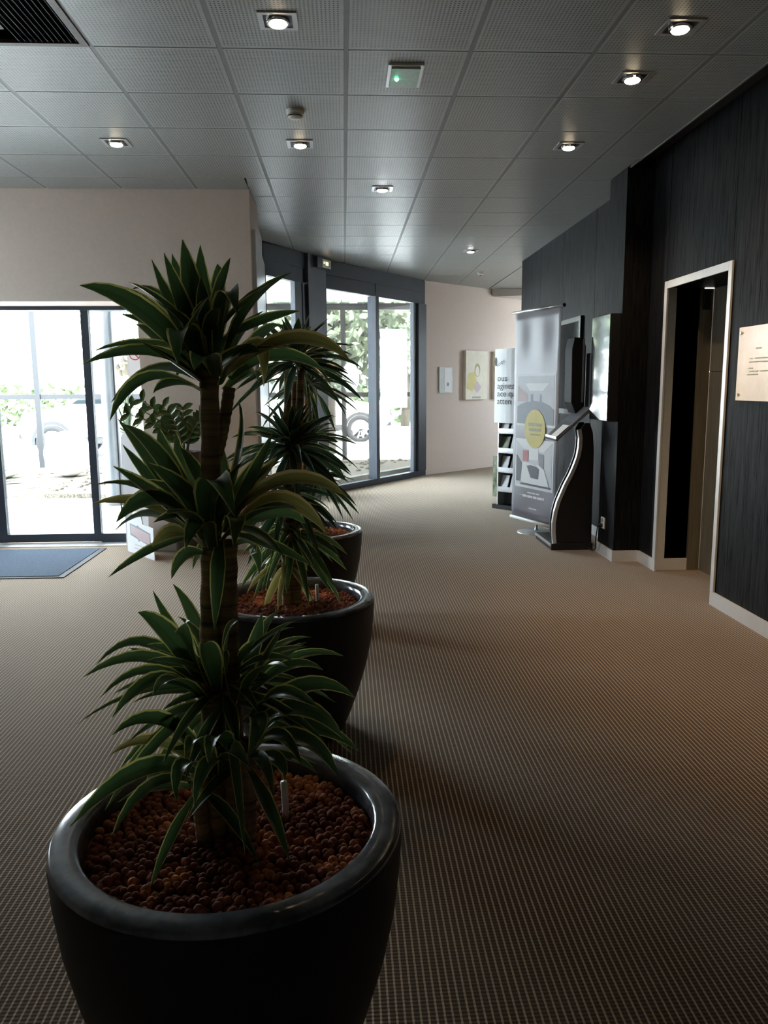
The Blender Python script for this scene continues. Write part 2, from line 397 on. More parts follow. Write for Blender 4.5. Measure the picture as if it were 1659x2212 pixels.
MB().box(-4.69, 2.14, -4.29, 1.70, CZ, CZ+.014).build('back_ceiling_panel', 'bar', ceil)
MB().box(2.141, 2.153, -4.2, 6.12, CZ-.004, 3.07).build('edge_angle', 'bar', ceil)

# right wall: black stained veneer ----------------------------------
wr = MB().box(XR+.012, 2.62, -4.3, 4.83, 0, 3.07).box(XR+.012, 2.62, 4.83, 5.82, 2.10, 3.07).box(XR+.012, 2.62, 5.82, 10.6, 0, 3.07)
wall_r = struct(wr.build('wall_right', 'blackmatt'), 'black stained wood veneer wall along the right side')
def panel(y0, y1, z0, z1): MB().box(XR, XR+.012, y0+.002, y1-.002, z0, z1).build('veneer_panel', 'veneer', wall_r, bevel=.002)
for y0, y1 in ((-4.3, -3), (-3, -1.8), (-1.8, -.6), (-.6, .6), (.6, 1.8), (1.8, 3.0), (3.0, 4.83)): panel(y0, y1, 0, 3.07)
panel(4.83, 5.82, 2.10, 3.07); panel(5.82, 6.13, 0, 3.07)
for y0, y1 in ((6.515, 7.503), (7.503, 8.60), (8.60, 9.60), (9.60, 10.60)): panel(y0, y1, 0, CZ+.02)
MB().box(XR, 2.62, 10.60, 10.612, 0, CZ+.02).build('veneer_panel', 'veneer', wall_r)
pier = struct(MB().box(2.139, XR-.001, 6.142, 6.512, 0, CZ-.001).build('wall_right_pier', 'blackmatt'), 'black veneered pier standing out from the right wall')
MB().box(2.127, 2.139, 6.13, 6.515, 0, CZ-.001).build('veneer_panel', 'veneer', pier)
MB().box(2.139, XR, 6.13, 6.142, 0, CZ-.001).build('veneer_panel', 'veneer', pier)
# lift opening
rec = MB().box(XR, 2.585, 5.82, 5.86, 0, 2.09).box(XR, 2.72, 4.80, 4.83, 0, 2.09).box(XR, 2.72, 4.83, 5.82, 2.085, 2.10)
struct(rec.build('wall_lift_recess', 'veneer'), 'black reveal of the lift opening')
lift = struct(MB().box(2.69, 2.74, 4.83, 5.82, 0, 2.09).build('door_2', 'blackmatt'), 'dark bronze steel lift door inside the silver framed opening')
MB().box(2.680, 2.69, 4.84, 5.815, 0, 1.485).build('door_panel', 'lift', lift); MB().box(2.680, 2.69, 4.84, 5.815, 1.49, 2.08).build('door_panel', 'lift', lift)
MB().box(2.586, 2.678, 5.80, 5.818, 0, 2.08).build('door_jamb', 'lift', lift)
MB().box(2.60, 2.655, 5.785, 5.80, 1.93, 2.06).build('indicator_panel', 'black', lift)
fr = MB().box(XR-.014, XR, 4.808, 4.853, .09, 2.128).box(XR-.014, XR, 5.772, 5.822, .09, 2.128).box(XR-.014, XR, 4.853, 5.772, 2.075, 2.128)
fr.box(XR, XR+.075, 5.806, 5.82, .09, 2.085)
struct(fr.build('trim_1', 'skirt', bevel=.002), 'silver frame around the lift opening')
sk = MB().box(XR-.012, XR, -4.2, 4.853, 0, .09).box(XR-.0, XR+.03, 4.83, 4.842, 0, .09).box(XR-.012, XR, 5.772, 6.118, 0, .09).box(XR, 2.585, 5.80, 5.819, 0, .09)
sk.box(2.127, XR-.012, 6.118, 6.13, 0, .09).box(2.115, 2.127, 6.118, 6.527, 0, .09).box(XR-.012, XR, 6.527, 10.6, 0, .09)
struct(sk.build('baseboard_right', 'skirt'), 'brushed silver skirting along the black wall')

# entrance wall, return, back and left ------------------------------
ew = MB().box(-1.70, -.75, 6.86, 7.45, 0, 3.07).box(-4.7, -1.70, 6.86, 7.45, 2.105, 3.07).box(-4.7, -4.3, 6.86, 7.45, 0, 2.105)
struct(ew.build('wall_entrance', 'beige'), 'beige wall around the glass entrance doors')
struct(MB().prism([(-.751, 7.45), (-.751, 6.87), (-.88, 9.18), (-1.02, 9.18), (-.90, 7.45)], 0, 3.07).build('wall_return', 'cream'), 'pale return wall between the entrance and the window front')
struct(MB().prism([(-.752, 6.99), (-.722, 6.99), (-.838, 8.98), (-.868, 8.98)], 0, 2.70).build('trim_2', 'alu'), 'grey casing panel on the return wall')
struct(MB().box(-4.7, 2.62, -4.45, -4.3, 0, 3.07).build('wall_back', 'beige'), 'beige wall behind')
struct(MB().box(-4.85, -4.7, -4.45, 5.5, 0, 3.07).box(-4.85, -4.7, 6.2, 7.45, 0, 3.07).box(-4.85, -4.7, 5.5, 6.2, 0, .9).box(-4.85, -4.7, 5.5, 6.2, 2.6, 3.07).build('wall_left', 'beige'), 'beige wall on the left with a small added window')
w3 = struct(MB().box(-4.80, -4.74, 5.5, 6.2, .90, .95).box(-4.80, -4.74, 5.5, 6.2, 2.55, 2.60).box(-4.80, -4.74, 5.5, 5.55, .95, 2.55).box(-4.80, -4.74, 6.15, 6.2, .95, 2.55).build('window_added_left', 'alu_dark'), 'small added window in the left wall, out of view')  # unseen window added to brighten the entrance wall
MB().box(-4.774, -4.766, 5.55, 6.15, .95, 2.55).build('pane', 'glass', w3)
struct(MB().box(-1.69, -.76, 6.848, 6.86, 0, .08).build('baseboard_entrance', 'skirt'))
far = struct(MB().slab(B1, PE, .001, .2, 0, 3.07).build('wall_far', 'rose'), 'rose beige wall at the far end beside the window front')
struct(MB().slab(along(B1, PE, .02), PE, -.012, 0, 0, .07).build('baseboard_far', 'rose'))
struct(MB().box(5.2, 5.3, 10.5, 13.4, 0, 3.07).box(5.2, 5.3, 14.1, 16.2, 0, 3.07).box(5.2, 5.3, 13.4, 14.1, 0, .9).box(5.2, 5.3, 13.4, 14.1, 2.6, 3.07).build('wall_corridor_end', 'rose'))
w4 = struct(MB().box(5.22, 5.28, 13.4, 14.1, .90, .95).box(5.22, 5.28, 13.4, 14.1, 2.55, 2.60).box(5.22, 5.28, 13.4, 13.45, .95, 2.55).box(5.22, 5.28, 14.05, 14.1, .95, 2.55).build('window_added_corridor', 'alu_dark'), 'small added window at the end of the side corridor, out of view')  # added out of view to throw light on the rose wall
MB().box(5.246, 5.254, 13.45, 14.05, .95, 2.55).build('pane', 'glass', w4); struct(MB().box(2.63, 5.3, 10.42, 10.58, 0, 3.07).build('wall_corridor', 'rose'))
struct(MB().prism([(2.50, 13.62), (5.19, 12.9), (5.19, 15.9), (2.56, 13.68)], 2.87, CZ-.001).build('trim_3', 'cream'), 'low boxed soffit under the far ceiling')

# window front -------------------------------------------------------
def win_part(win, name, p0, p1, s0, s1, t0, t1, z0, z1, mat, bevel=0):
    return MB().slab(along(p0, p1, s0), along(p0, p1, s1), t0, t1, z0, z1).build(name, mat, win, bevel=bevel)
LA = .915; LB = 2.597
w1 = struct(MB().slab(A0, A1, .0, .10, 2.64, 3.07).build('window_1', 'alu_dark'), 'narrow dark framed window beside the grey column')
win_part(w1, 'header_panel', A0, A1, 0, LA-.07, -.012, 0, 2.63, 2.80, 'alu_dark'); win_part(w1, 'header_panel', A0, A1, 0, LA, -.012, 0, 2.805, 2.98, 'alu_dark')
win_part(w1, 'bottom_rail', A0, A1, 0, LA, -.02, .06, 0, .10, 'alu_dark'); win_part(w1, 'jamb', A0, A1, 0, .03, -.02, .06, .10, 2.63, 'alu_dark')
win_part(w1, 'stile', A0, A1, .66, .82, -.01, .05, .10, 2.63, 'alu_mid'); win_part(w1, 'jamb', A0, A1, .83, LA, -.02, .06, .10, 2.63, 'alu_dark')
win_part(w1, 'pane', A0, A1, .03, .66, .018, .026, .10, 2.63, 'glass')
struct(MB().slab(A1, B0, -.05, .18, 0, 3.07).build('wall_column', 'alu_mid', bevel=.004), 'wide grey metal clad column in the window front')
w2 = struct(MB().slab(B0, B1, .0, .10, 2.64, 3.07).build('window_2', 'alu_dark'), 'tall two pane dark framed window front looking onto the porch')
win_part(w2, 'header_panel', B0, B1, 0, 1.19, -.012, 0, 2.63, 2.80, 'alu_dark'); win_part(w2, 'header_panel', B0, B1, 1.21, LB, -.012, 0, 2.63, 2.80, 'alu_dark'); win_part(w2, 'header_panel', B0, B1, 0, LB, -.012, 0, 2.805, 2.98, 'alu_dark')
win_part(w2, 'bottom_rail', B0, B1, 0, LB, -.03, .06, 0, .085, 'alu_dark'); win_part(w2, 'jamb', B0, B1, 0, .05, -.02, .06, .085, 2.63, 'alu_dark')
win_part(w2, 'mullion', B0, B1, 1.155, 1.235, -.05, .09, .085, 2.63, 'alu_dark', .003); win_part(w2, 'jamb', B0, B1, 2.36, LB, -.04, .10, .085, 2.63, 'alu_dark', .003)
win_part(w2, 'stile', B0, B1, 2.27, 2.36, 0, .06, .085, 2.63, 'alu_mid')
win_part(w2, 'pane', B0, B1, .05, 1.155, .018, .026, .085, 2.63, 'glass'); win_part(w2, 'pane', B0, B1, 1.235, 2.27, .018, .026, .085, 2.63, 'glass')
dB = Vector((B1[0]-B0[0], B1[1]-B0[1], 0)).normalized(); FB = frame((B0[0], B0[1], 0), dB, (dB.y, -dB.x, 0))
tag(MB().plate(FB, ellipse(.62, 1.518, .20, .20), -.0175, .001).build('window_sticker', 'sticker'), 'white round sticker on the glass of the tall window', 'sticker')

# entrance sliding door ----------------------------------------------
dr = struct(MB().box(-4.3, -1.70, 7.26, 7.40, 2.072, 2.105).build('door_1', 'alu_dark'), 'dark framed glass sliding entrance door with a fixed side light')
def dpart(n, m, x0, x1, z0, z1, y0=7.28, y1=7.34): return MB().box(x0, x1, y0, y1, z0, z1).build(n, m, dr)
dpart('stile', 'alu_dark', -3.16, -3.075, .01, 2.072); dpart('stile', 'alu_dark', -2.30, -2.235, .01, 2.072); dpart('jamb', 'alu_dark', -1.76, -1.70, 0, 2.072)
dpart('stile', 'alu_dark', -3.26, -3.17, .01, 2.072, 7.345, 7.39); dpart('stile', 'alu_dark', -4.30, -4.22, .01, 2.072, 7.345, 7.39)
dpart('bottom_rail', 'alu_dark', -3.075, -2.30, .012, .085); dpart('bottom_rail', 'alu_dark', -2.235, -1.76, 0, .082); dpart('bottom_rail', 'alu_dark', -4.22, -3.26, .012, .085, 7.345, 7.39)
dpart('pane', 'glass', -3.075, -2.30, .085, 2.072, 7.305, 7.313); dpart('pane', 'glass', -2.235, -1.76, .082, 2.072, 7.305, 7.313); dpart('pane', 'glass', -4.22, -3.26, .085, 2.072, 7.36, 7.368)
struct(MB().box(-4.3, -1.705, 7.10, 7.27, 0, .006).build('trim_4', 'alu'), 'bright metal threshold of the entrance door')
FS = frame((-1.92, 7.30, 1.49), (1, 0, 0), (0, -1, 0))
ns = thing('no_smoking_sign', (-1.85, 7.304, 1.49), 'small no smoking notice stuck on the glass beside the entrance', 'sign')
MB().plate(FS, rect(0, .14, 0, .31), 0, .002).build('notice_card', 'white', ns)
M['red'] = plain('sign_red', (.55, .08, .08), .5); M['ink'] = plain('dark_print', (.05, .05, .055), .6)
ring = MB(); ring.uv = None
for i in range(24):
    a, b = 2*pi*i/24, 2*pi*(i+1)/24
    ring.plate(FS, [(.07+.05*cos(a), .20+.05*sin(a)), (.07+.05*cos(b), .20+.05*sin(b)), (.07+.041*cos(b), .20+.041*sin(b)), (.07+.041*cos(a), .20+.041*sin(a))], .002, .001)
ring.plate(FS, [(.033, .23), (.039, .236), (.107, .17), (.101, .164)], .002, .001).build('prohibition_ring', 'red', ns)
MB().plate(FS, rect(.04, .10, .194, .206), .002, .0008).build('cigarette_print', 'ink', ns)
mt = thing('entrance_mat', (-3.2, 6.4, 0), 'blue grey entrance mat with a black rubber edge before the doors', 'mat')
MB().box(-4.2, -2.11, 5.90, 7.0, 0, .006).build('rubber_edge', 'rubber', mt); MB().box(-4.15, -2.16, 5.94, 6.96, .006, .010).build('pile', 'mat', mt)

# ceiling fittings -----------------------------------------------------
def downlight(cx, cy, mat, label, power, col, tilt=(0, 0)):
    t = thing('downlight', (cx, cy, CZ), label, 'ceiling light', 'square recessed ceiling lights')
    s = .085
    f = MB()
    for x0, x1, y0, y1 in ((-s, s, -s, -s+.022), (-s, s, s-.022, s), (-s, -s+.022, -s+.022, s-.022), (s-.022, s, -s+.022, s-.022)): f.box(cx+x0, cx+x1, cy+y0, cy+y1, CZ-.006, CZ)
    f.build('frame', 'alu', t)
    MB().box(cx-.063, cx+.063, cy-.063, cy+.063, CZ-.0035, CZ-.0015).build('recess', 'black', t)
    lm = MB(); lm.lathe([(.052, -.004), (.050, -.016), (.043, -.016)], (cx, cy, CZ), 24); lm.build('gimbal', 'chrome', t)
    MB().lathe([(.0428, -.014), (.036, -.022), (.018, -.028), (.002, -.03)], (cx, cy, CZ), 24).build('lamp', mat, t, smooth=True)
    ld = bpy.data.lights.new('halogen', 'SPOT'); ld.energy = power; ld.color = col; ld.spot_size = RAD(95); ld.spot_blend = .8; ld.shadow_soft_size = .04
    lo = bpy.data.objects.new('halogen', ld); COL.objects.link(lo); lo.parent = t; lo.location = (0, 0, -.045)
    lo.rotation_euler = Vector((tilt[0], tilt[1], -1)).to_track_quat('-Z', 'Y').to_euler()
WARM = (1.0, .70, .40); COOL = (.90, .93, 1.0)
DL = [(-.266, 3.805, 'warm', 'square ceiling light nearest the camera, left of the green emergency lamp', 24, WARM, (.1, -.1)),
      (1.534, 3.805, 'warm', 'square ceiling light nearest the camera on the right', 52, WARM, (.45, 0)),
      (1.534, 4.405, 'warm', 'square ceiling light second from the camera on the right', 52, WARM, (.35, 0)),
      (1.534, 5.605, 'warm', 'square ceiling light in front of the lift opening', 52, WARM, (.3, .1)),
      (-.266, 5.605, 'warm', 'square ceiling light behind the smoke detector', 24, WARM, (0, 0)),
      (-1.466, 5.605, 'warm', 'square ceiling light left, before the entrance wall', 10, WARM, (-.1, .2)),
      (.334, 6.805, 'cool', 'white square ceiling light in the middle of the lobby', 12, COOL, (0, 0)),
      (1.534, 9.805, 'cool', 'farthest square ceiling light near the rose wall', 14, COOL, (.2, .2))]
DL.append((1.534, 2.605, 'warm', 'square ceiling light just outside the picture on the right', 52, WARM, (.5, .3)))
for a in DL: downlight(*a)
e = thing('emergency_light', (.334, 4.405, CZ), 'square emergency lamp with a green indicator in the ceiling', 'emergency light')
MB().box(.245, .425, 4.25, 4.55, CZ-.012, CZ).build('frame', 'alu', e); MB().box(.262, .408, 4.275, 4.525, CZ-.02, CZ-.012).build('diffuser', 'emdiff', e)
MB().ball((.295, 4.405, CZ-.021), .011, 12, 8).build('indicator_led', 'green_led', e, smooth=True)
sm = thing('smoke_detector', (-.262, 4.96, CZ), 'round smoke detector on the ceiling in front of a square light', 'smoke detector')
MB().lathe([(.052, 0), (.052, -.014), (.046, -.022)], (-.262, 4.96, CZ), 28).build('base', 'whitep', sm)
MB().lathe([(.040, -.0225), (.044, -.030), (.042, -.038), (.030, -.046), (.012, -.049)], (-.262, 4.96, CZ), 28).build('sensing_head', 'whitep', sm, smooth=True)
MB().lathe([(.0445, -.0325), (.0445, -.0365)], (-.262, 4.96, CZ), 28).build('vent_ring', 'black', sm)
ld2 = thing('ceiling_sensor', (1.96, 11.6, CZ), 'tiny white sensor on the far ceiling near the rose wall', 'sensor')
MB().lathe([(.05, 0), (.045, -.03), (.02, -.045)], (1.96, 11.6, CZ), 20).build('sensor_body', 'whitep', ld2); MB().lathe([(.018, -.0455), (.01, -.052)], (1.96, 11.6, CZ), 16).build('sensor_lens', 'black', ld2)
gx0, gx1, gy0, gy1 = GX(-3), GX(-2), GY(-1), GY(0)
ac = thing('air_grille', ((gx0+gx1)/2, (gy0+gy1)/2, CZ), 'square brown ventilation grille with thin louvres set in the ceiling', 'air vent')
M['grille'] = plain('brown_grey_grille', (.12, .105, .09), .5)
g = MB()
for x0, x1, y0, y1 in ((gx0+.005, gx1-.005, gy0+.005, gy0+.04), (gx0+.005, gx1-.005, gy1-.04, gy1-.005), (gx0+.005, gx0+.04, gy0+.04, gy1-.04), (gx1-.04, gx1-.005, gy0+.04, gy1-.04)): g.box(x0, x1, y0, y1, CZ-.006, CZ+.012)
g.build('frame', 'grille', ac)
MB().box(gx0+.01, gx1-.01, gy0+.01, gy1-.01, CZ+.055, CZ+.065).build('backing', 'blackmatt', ac)
lv = None; k = 11
for i in range(k):
    x = gx1-.062-i*.026
    y0 = gy0+.05; y1 = gy1-.045-.0*i
    if lv is None:
        lv = MB(); lv.v = [(x-.012, y0, CZ+.045), (x+.010, y0, CZ-.002), (x+.010, y1, CZ-.002), (x-.012, y1, CZ+.045), (x-.0105, y0, CZ+.045), (x+.0115, y0, CZ-.002), (x+.0115, y1, CZ-.002), (x-.0105, y1, CZ+.045)]
        lv.f = [(0, 1, 2, 3), (7, 6, 5, 4), (0, 4, 5, 1), (1, 5, 6, 2), (2, 6, 7, 3), (3, 7, 4, 0)]
        lv = lv.build('louvre', 'alu_mid', ac, org=(x, y0, CZ))
    else: dup(lv, ac, (x, y0, CZ))
MB().box(gx0+.04, gx1-.062-k*.026, gy0+.05, gy1-.12, CZ+.02, CZ+.03).build('blank_plate', 'alu_mid', ac)
# exit sign box on the column
dC = Vector((B0[0]-A1[0], B0[1]-A1[1], 0)).normalized(); FC = frame((A1[0], A1[1], 0), dC, (dC.y, -dC.x, 0))
ex = thing('exit_sign', tuple(FC(.34, 2.84, .051)), 'small emergency exit box glowing amber at the top of the grey column', 'exit sign')
def boxF(mb, F, u0, u1, v0, v1, w0, w1): return mb.plate(F, rect(u0, u1, v0, v1), w0, w1-w0)
boxF(MB(), FC, .15, .50, 2.84, 2.965, .052, .10).build('housing', 'alu_mid', ex); boxF(MB(), FC, .27, .49, 2.852, 2.953, .10, .106).build('sign_face', 'diffuser', ex)
boxF(MB(), FC, .35, .415, 2.885, 2.925, .106, .109).build('lit_symbol', 'exitglow', ex)
MB().plate(FC, [(.30, 2.895), (.33, 2.91), (.30, 2.925)], .106, .002).build('arrow', 'exitglow', ex)
# ================================================================== RIGHT HAND SIDE
M['lilac'] = bpy.data.materials.new('lilac_grey_banner_ramp'); _q = NT(M['lilac']); _qc = _q.n('ShaderNodeTexCoord'); _qs = _q.n('ShaderNodeSeparateXYZ'); _q.l(_qc.outputs['Object'], _qs.inputs[0])
_q.l(_q.ramp(_q.math('DIVIDE', _qs.outputs[2], 2.1), [(.0, (.17, .16, .19)), (.40, (.30, .30, .335)), (.72, (.50, .51, .55)), (.95, (.40, .39, .42))]), _q.b.inputs['Base Color']); _q.b.inputs['Roughness'].default_value = .4  # tone set by height: darkest at the foot, palest above the middle
M['grey_l'] = plain('light_grey_print', (.62, .65, .69), .5); M['grey_d'] = plain('dark_grey_print', (.085, .095, .11), .5); M['grey_m'] = plain('mid_grey_print', (.26, .285, .33), .5)
M['pinkred'] = plain('faded_red_print', (.50, .14, .14), .5); M['pinkl'] = plain('pale_pink_print', (.55, .42, .43), .5); M['yellow'] = plain('pale_yellow_print', (.66, .56, .13), .5, var=.12, scale=3)
M['cream_p'] = plain('cream_print', (.88, .84, .70), .6, var=.06, scale=9); M['olive'] = plain('olive_print', (.36, .33, .14), .5); M['white_p'] = plain('white_print', (.80, .82, .84), .45, var=.02)
M['green_p'] = mk_two('green_landscape_print', (.06, .10, .02), (.34, .38, .26), 9, .35, .65, .4, .4, 0)
M['amber'] = mk_two('amber_acrylic_plate', (.55, .34, .13), (.64, .42, .18), 3, .35, .65, .22, .6, 0)

# wall screen on the pier
tv = thing('wall_screen', (2.08, 6.35, 1.52), 'upright glossy black wall screen mirroring the windows on the black pier', 'screen')
MB().box(2.044, 2.125, 6.132, 6.585, 1.115, 1.937).build('housing', 'black', tv, bevel=.004)
MB().box(2.0385, 2.044, 6.138, 6.58, 1.121, 1.931).build('glass_front', 'screen', tv)
# dark framed mirror on the far part of the wall
mi = thing('wall_mirror', (XR, 8.4, 1.6), 'black framed dark glass panel on the black wall behind the kiosk', 'mirror')
for y0, y1, z0, z1 in ((7.83, 7.88, 1.1, 2.065), (9.0, 9.05, 1.1, 2.065), (7.88, 9.0, 1.1, 1.15), (7.88, 9.0, 2.02, 2.065)): MB().box(XR-.03, XR-.001, y0, y1, z0, z1).build('frame_bar', 'black', mi)
MB().box(XR-.012, XR-.002, 7.88, 9.0, 1.15, 2.02).build('glass', 'mirror', mi)
# plaque by the lift
pl = thing('amber_plaque', (XR, 4.3, 1.3), 'amber acrylic notice plate on chrome studs beside the lift', 'plaque')
MB().box(XR-.026, XR-.020, 3.98, 4.645, 1.302, 1.722).build('plate', 'amber', pl, bevel=.001)
for y in (4.615, 4.01):
    for z in (1.335, 1.690):
        st = MB(); st.tube([(XR-.034, y, z), (XR-.0265, y, z)], .009, 14).build('stud', 'chrome', pl); MB().tube([(XR-.0195, y, z), (XR-.001, y, z)], .006, 10).build('spacer', 'chrome', pl)
FPq = frame((XR-.0262, 4.60, 1.302), (0, -1, 0), (-1, 0, 0))
for v, segs in ((.29, ((.16, .22),)), (.235, ((.10, .13), (.15, .30))), (.215, ((.09, .19), (.2, .36))), (.18, ((.09, .14),)), (.163, ((.10, .15), (.16, .2), (.22, .3))), (.145, ((.08, .2),))):
    mbp = MB()
    for a, b in segs: mbp.plate(FPq, rect(a, b, v, v+.007), .0003, .0006)
    mbp.build('print_line', 'olive', pl)
# socket with plug
sk2 = thing('wall_socket', (2.127, 6.385, .275), 'white double wall socket with a black plug low on the black pier', 'socket')
MB().box(2.116, 2.1265, 6.342, 6.425, .225, .318).build('face_plate', 'whitep', sk2, bevel=.003)
MB().tube([(2.1155, 6.385, .295), (2.112, 6.385, .295)], .018, 16).build('outlet', 'grey_m', sk2)
MB().tube([(2.115, 6.385, .25), (2.085, 6.385, .25), (2.075, 6.385, .245)], [.018, .017, .008], 14).build('plug', 'black', sk2, smooth=True)
tag(MB().tube([(2.078, 6.385, .240), (2.072, 6.40, .14), (2.085, 6.43, .05), (2.08, 6.50, .015), (2.08, 6.57, .012), (2.07, 6.597, .02)], .005, 6).build('power_cable', 'rubber', smooth=True), 'black power cable running from the socket to the kiosk', 'cable')

# information kiosk ------------------------------------------------------
kio = thing('information_kiosk', (1.95, 6.82, 0), 'black information kiosk with a curved silver edge and sloping desk', 'kiosk')
S = [(1.800, .06), (1.790, .15), (1.789, .233), (1.802, .33), (1.824, .412), (1.880, .551), (1.925, .64), (1.956, .715), (1.984, .80), (1.996, .88), (1.998, .96), (1.985, 1.03)]
def xz_prism(poly, y0, y1):
    mb = MB(); n = len(poly); mb.v = [(x, y0, z) for x, z in poly]+[(x, y1, z) for x, z in poly]
    mb.f = [tuple(range(n)), tuple(range(n, 2*n))[::-1]]+[(i, n+i, n+(i+1) % n, (i+1) % n) for i in range(n)]; return mb
side = S+[(2.02, 1.08), (2.06, 1.08), (2.088, 1.0), (2.102, .85), (2.105, .06)]
side = side[::-1]
xz_prism(side, 6.625, 6.645).build('side_panel', 'black', kio); xz_prism(side, 6.80, 6.82).build('side_panel', 'black', kio)
inner = [(x+.035, z) for x, z in S]+[(2.09, 1.0), (2.09, .06)]
xz_prism(inner[::-1], 6.6455, 6.7995).build('body', 'black', kio, bevel=.002)
for y0 in (6.612,):
    mb = MB(); n = len(S); 
    out = []
    for i, (x, z) in enumerate(S):
        a = S[max(i-1, 0)]; b = S[min(i+1, n-1)]; dx, dz = b[0]-a[0], b[1]-a[1]; l = math.hypot(dx, dz); out.append((x-dz/l*.030, z+dx/l*.030))
    for p, q in zip(S, out): mb.v += [(p[0], y0, p[1]), (q[0], y0, q[1]), (q[0], y0+.04, q[1]), (p[0], y0+.04, p[1])]
    for i in range(n-1):
        for j in range(4): mb.f.append((4*i+j, 4*i+(j+1) % 4, 4*i+4+(j+1) % 4, 4*i+4+j))
    mb.f += [(0, 1, 2, 3), (4*n-4, 4*n-1, 4*n-2, 4*n-3)]
    mb.build('silver_edge', 'alu', kio, smooth=False)
MB().box(1.752, 2.112, 6.60, 7.15, .0, .056).build('base', 'black', kio, bevel=.003); MB().box(1.744, 1.752, 6.60, 7.15, .034, .056).build('base_strip', 'alu', kio)
desk = xz_prism([(1.765, .945), (1.775, .93), (2.065, 1.188), (2.055, 1.215)][::1], 6.598, 6.96); desk.build('desk', 'alu_mid', kio, bevel=.003)
dsk2 = xz_prism([(1.80, .9795), (1.80, .982), (2.03, 1.1875), (2.03, 1.186)], 6.66, 6.92); dsk2.build('touch_panel', 'black', kio)
MB().box(1.768, 1.776, 6.60, 6.955, .952, .972).build('desk_lip', 'alu', kio)
xz_prism([(1.985, 1.155), (2.06, 1.215), (2.06, 1.72), (2.035, 1.79), (1.96, 1.80), (1.94, 1.70), (1.945, 1.25)], 6.80, 7.02).build('back_housing', 'blackmatt', kio, bevel=.006)
MB().box(2.062, 2.095, 6.60, 6.79, 1.19, 1.66).build('side_screen_panel', 'black', kio, bevel=.004)
MB().box(2.03, 2.04, 6.77, 6.798, 1.25, 1.78).build('silver_strip', 'alu_mid', kio)
pp = xz_prism([(1.778, .9685), (1.778, .9705), (1.88, 1.063), (1.88, 1.061)], 6.615, 6.80); tag(pp.build('paper_leaflets', 'white'), 'white paper leaflets lying on the front edge of the kiosk desk', 'paper')

# hanging banner ------------------------------------------------------------
BW, BH = .745, 1.968
ub = Vector((.256, -.70, 0)).normalized(); nb = Vector((ub.y, -ub.x, 0)); BO = Vector((1.663, 7.80, .115))
FBn = frame(BO, ub, nb)
ban = thing('hanging_banner', (1.80, 7.46, 0), 'tall lilac grey banner with room photographs and a yellow circle on a round foot', 'banner')
# slightly rippled cloth
mb = MB(); nu, nv = 16, 24
for j in range(nv+1):
    for i in range(nu+1):
        u = BW*i/nu; v = BH*j/nv; w = .0
        if v > 1.45: w += .010*sin(u*17)*min(1, (v-1.45)/.25)*min(1, (BH-v)/.15)
        if v < .28: w += .008*sin(u*11+1)*min(1, (.28-v)/.15)*min(1, v/.1)
        mb.v.append(tuple(FBn(u, v, w)))
for j in range(nv):
    for i in range(nu): k = j*(nu+1)+i; mb.f.append((k, k+1, k+nu+2, k+nu+1))
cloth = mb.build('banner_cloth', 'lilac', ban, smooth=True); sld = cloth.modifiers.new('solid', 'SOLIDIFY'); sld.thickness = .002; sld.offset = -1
for v in (-.012, BH+.006):
    MB().tube([FBn(-.035 if v > 1 else -.02, v, 0), FBn(BW+.035 if v > 1 else BW+.01, v, 0)], .013 if v > 1 else .016, 14).build('rail', 'alu' if v > 1 else 'whitep', ban, smooth=True)
MB().tube([FBn(BW+.035, BH+.006, 0), FBn(BW+.045, BH+.006, 0)], .016, 14).build('rail_cap', 'black', ban)
cen = FBn(BW/2, 0, -.045); MB().tube([(cen.x, cen.y, .01), (cen.x, cen.y, 2.07)], .011, 12).build('pole', 'alu', ban, smooth=True)
MB().lathe([(.185, 0), (.183, .006), (.10, .012), (.02, .022), (.014, .05)], (cen.x, cen.y, 0), 40).build('round_foot', 'alu', ban)
def bplate(name, pts, mat, lvl): MB().plate(FBn, pts, .001+.0012*lvl, .001).build(name, mat, ban)
bplate('photo_border', rect(.05, .70, .897, 1.389), 'white_p', 0); bplate('photo_room', rect(.072, .678, .919, 1.367), 'grey_l', 1)
bplate('photo_red_wall', [(.072, 1.13), (.24, 1.13), (.24, 1.20), (.072, 1.28)], 'pinkl', 2); bplate('photo_ceiling_light', [(.20, 1.30), (.60, 1.30), (.50, 1.23), (.28, 1.23)], 'white_p', 2)
bplate('photo_column', rect(.30, .335, 1.11, 1.20), 'grey_m', 2); bplate('photo_column', rect(.45, .475, 1.11, 1.20), 'grey_m', 2)
bplate('photo_seats', [(.072, .919), (.678, .919), (.678, 1.06), (.60, 1.10), (.48, 1.128), (.36, 1.135), (.22, 1.125), (.12, 1.10), (.072, 1.08)], 'grey_m', 3)
bplate('photo_border', rect(.05, .69, .303, .775), 'white_p', 0); bplate('photo_room', rect(.072, .668, .33, .755), 'grey_l', 1)
bplate('photo_ceiling', [(.072, .755), (.668, .755), (.54, .66), (.20, .68)], 'white_p', 2); bplate('photo_red_door', rect(.185, .28, .56, .665), 'pinkred', 3)
bplate('photo_screen', rect(.29, .45, .58, .70), 'white_p', 3); bplate('photo_wall', [(.072, .36), (.16, .36), (.17, .54), (.072, .62)], 'grey_d', 3); bplate('photo_wall', [(.46, .52), (.54, .50), (.54, .64), (.46, .65)], 'grey_m', 3)
bplate('photo_table', [(.155, .36), (.64, .33), (.55, .50), (.45, .545), (.41, .53), (.30, .55), (.18, .545)], 'white_p', 4)
bplate('photo_table_gap', [(.33, .41), (.455, .405), (.47, .50), (.43, .52), (.32, .53), (.26, .52)], 'grey_d', 5); bplate('photo_shadow', rect(.155, .655, .33, .348), 'grey_d', 5)
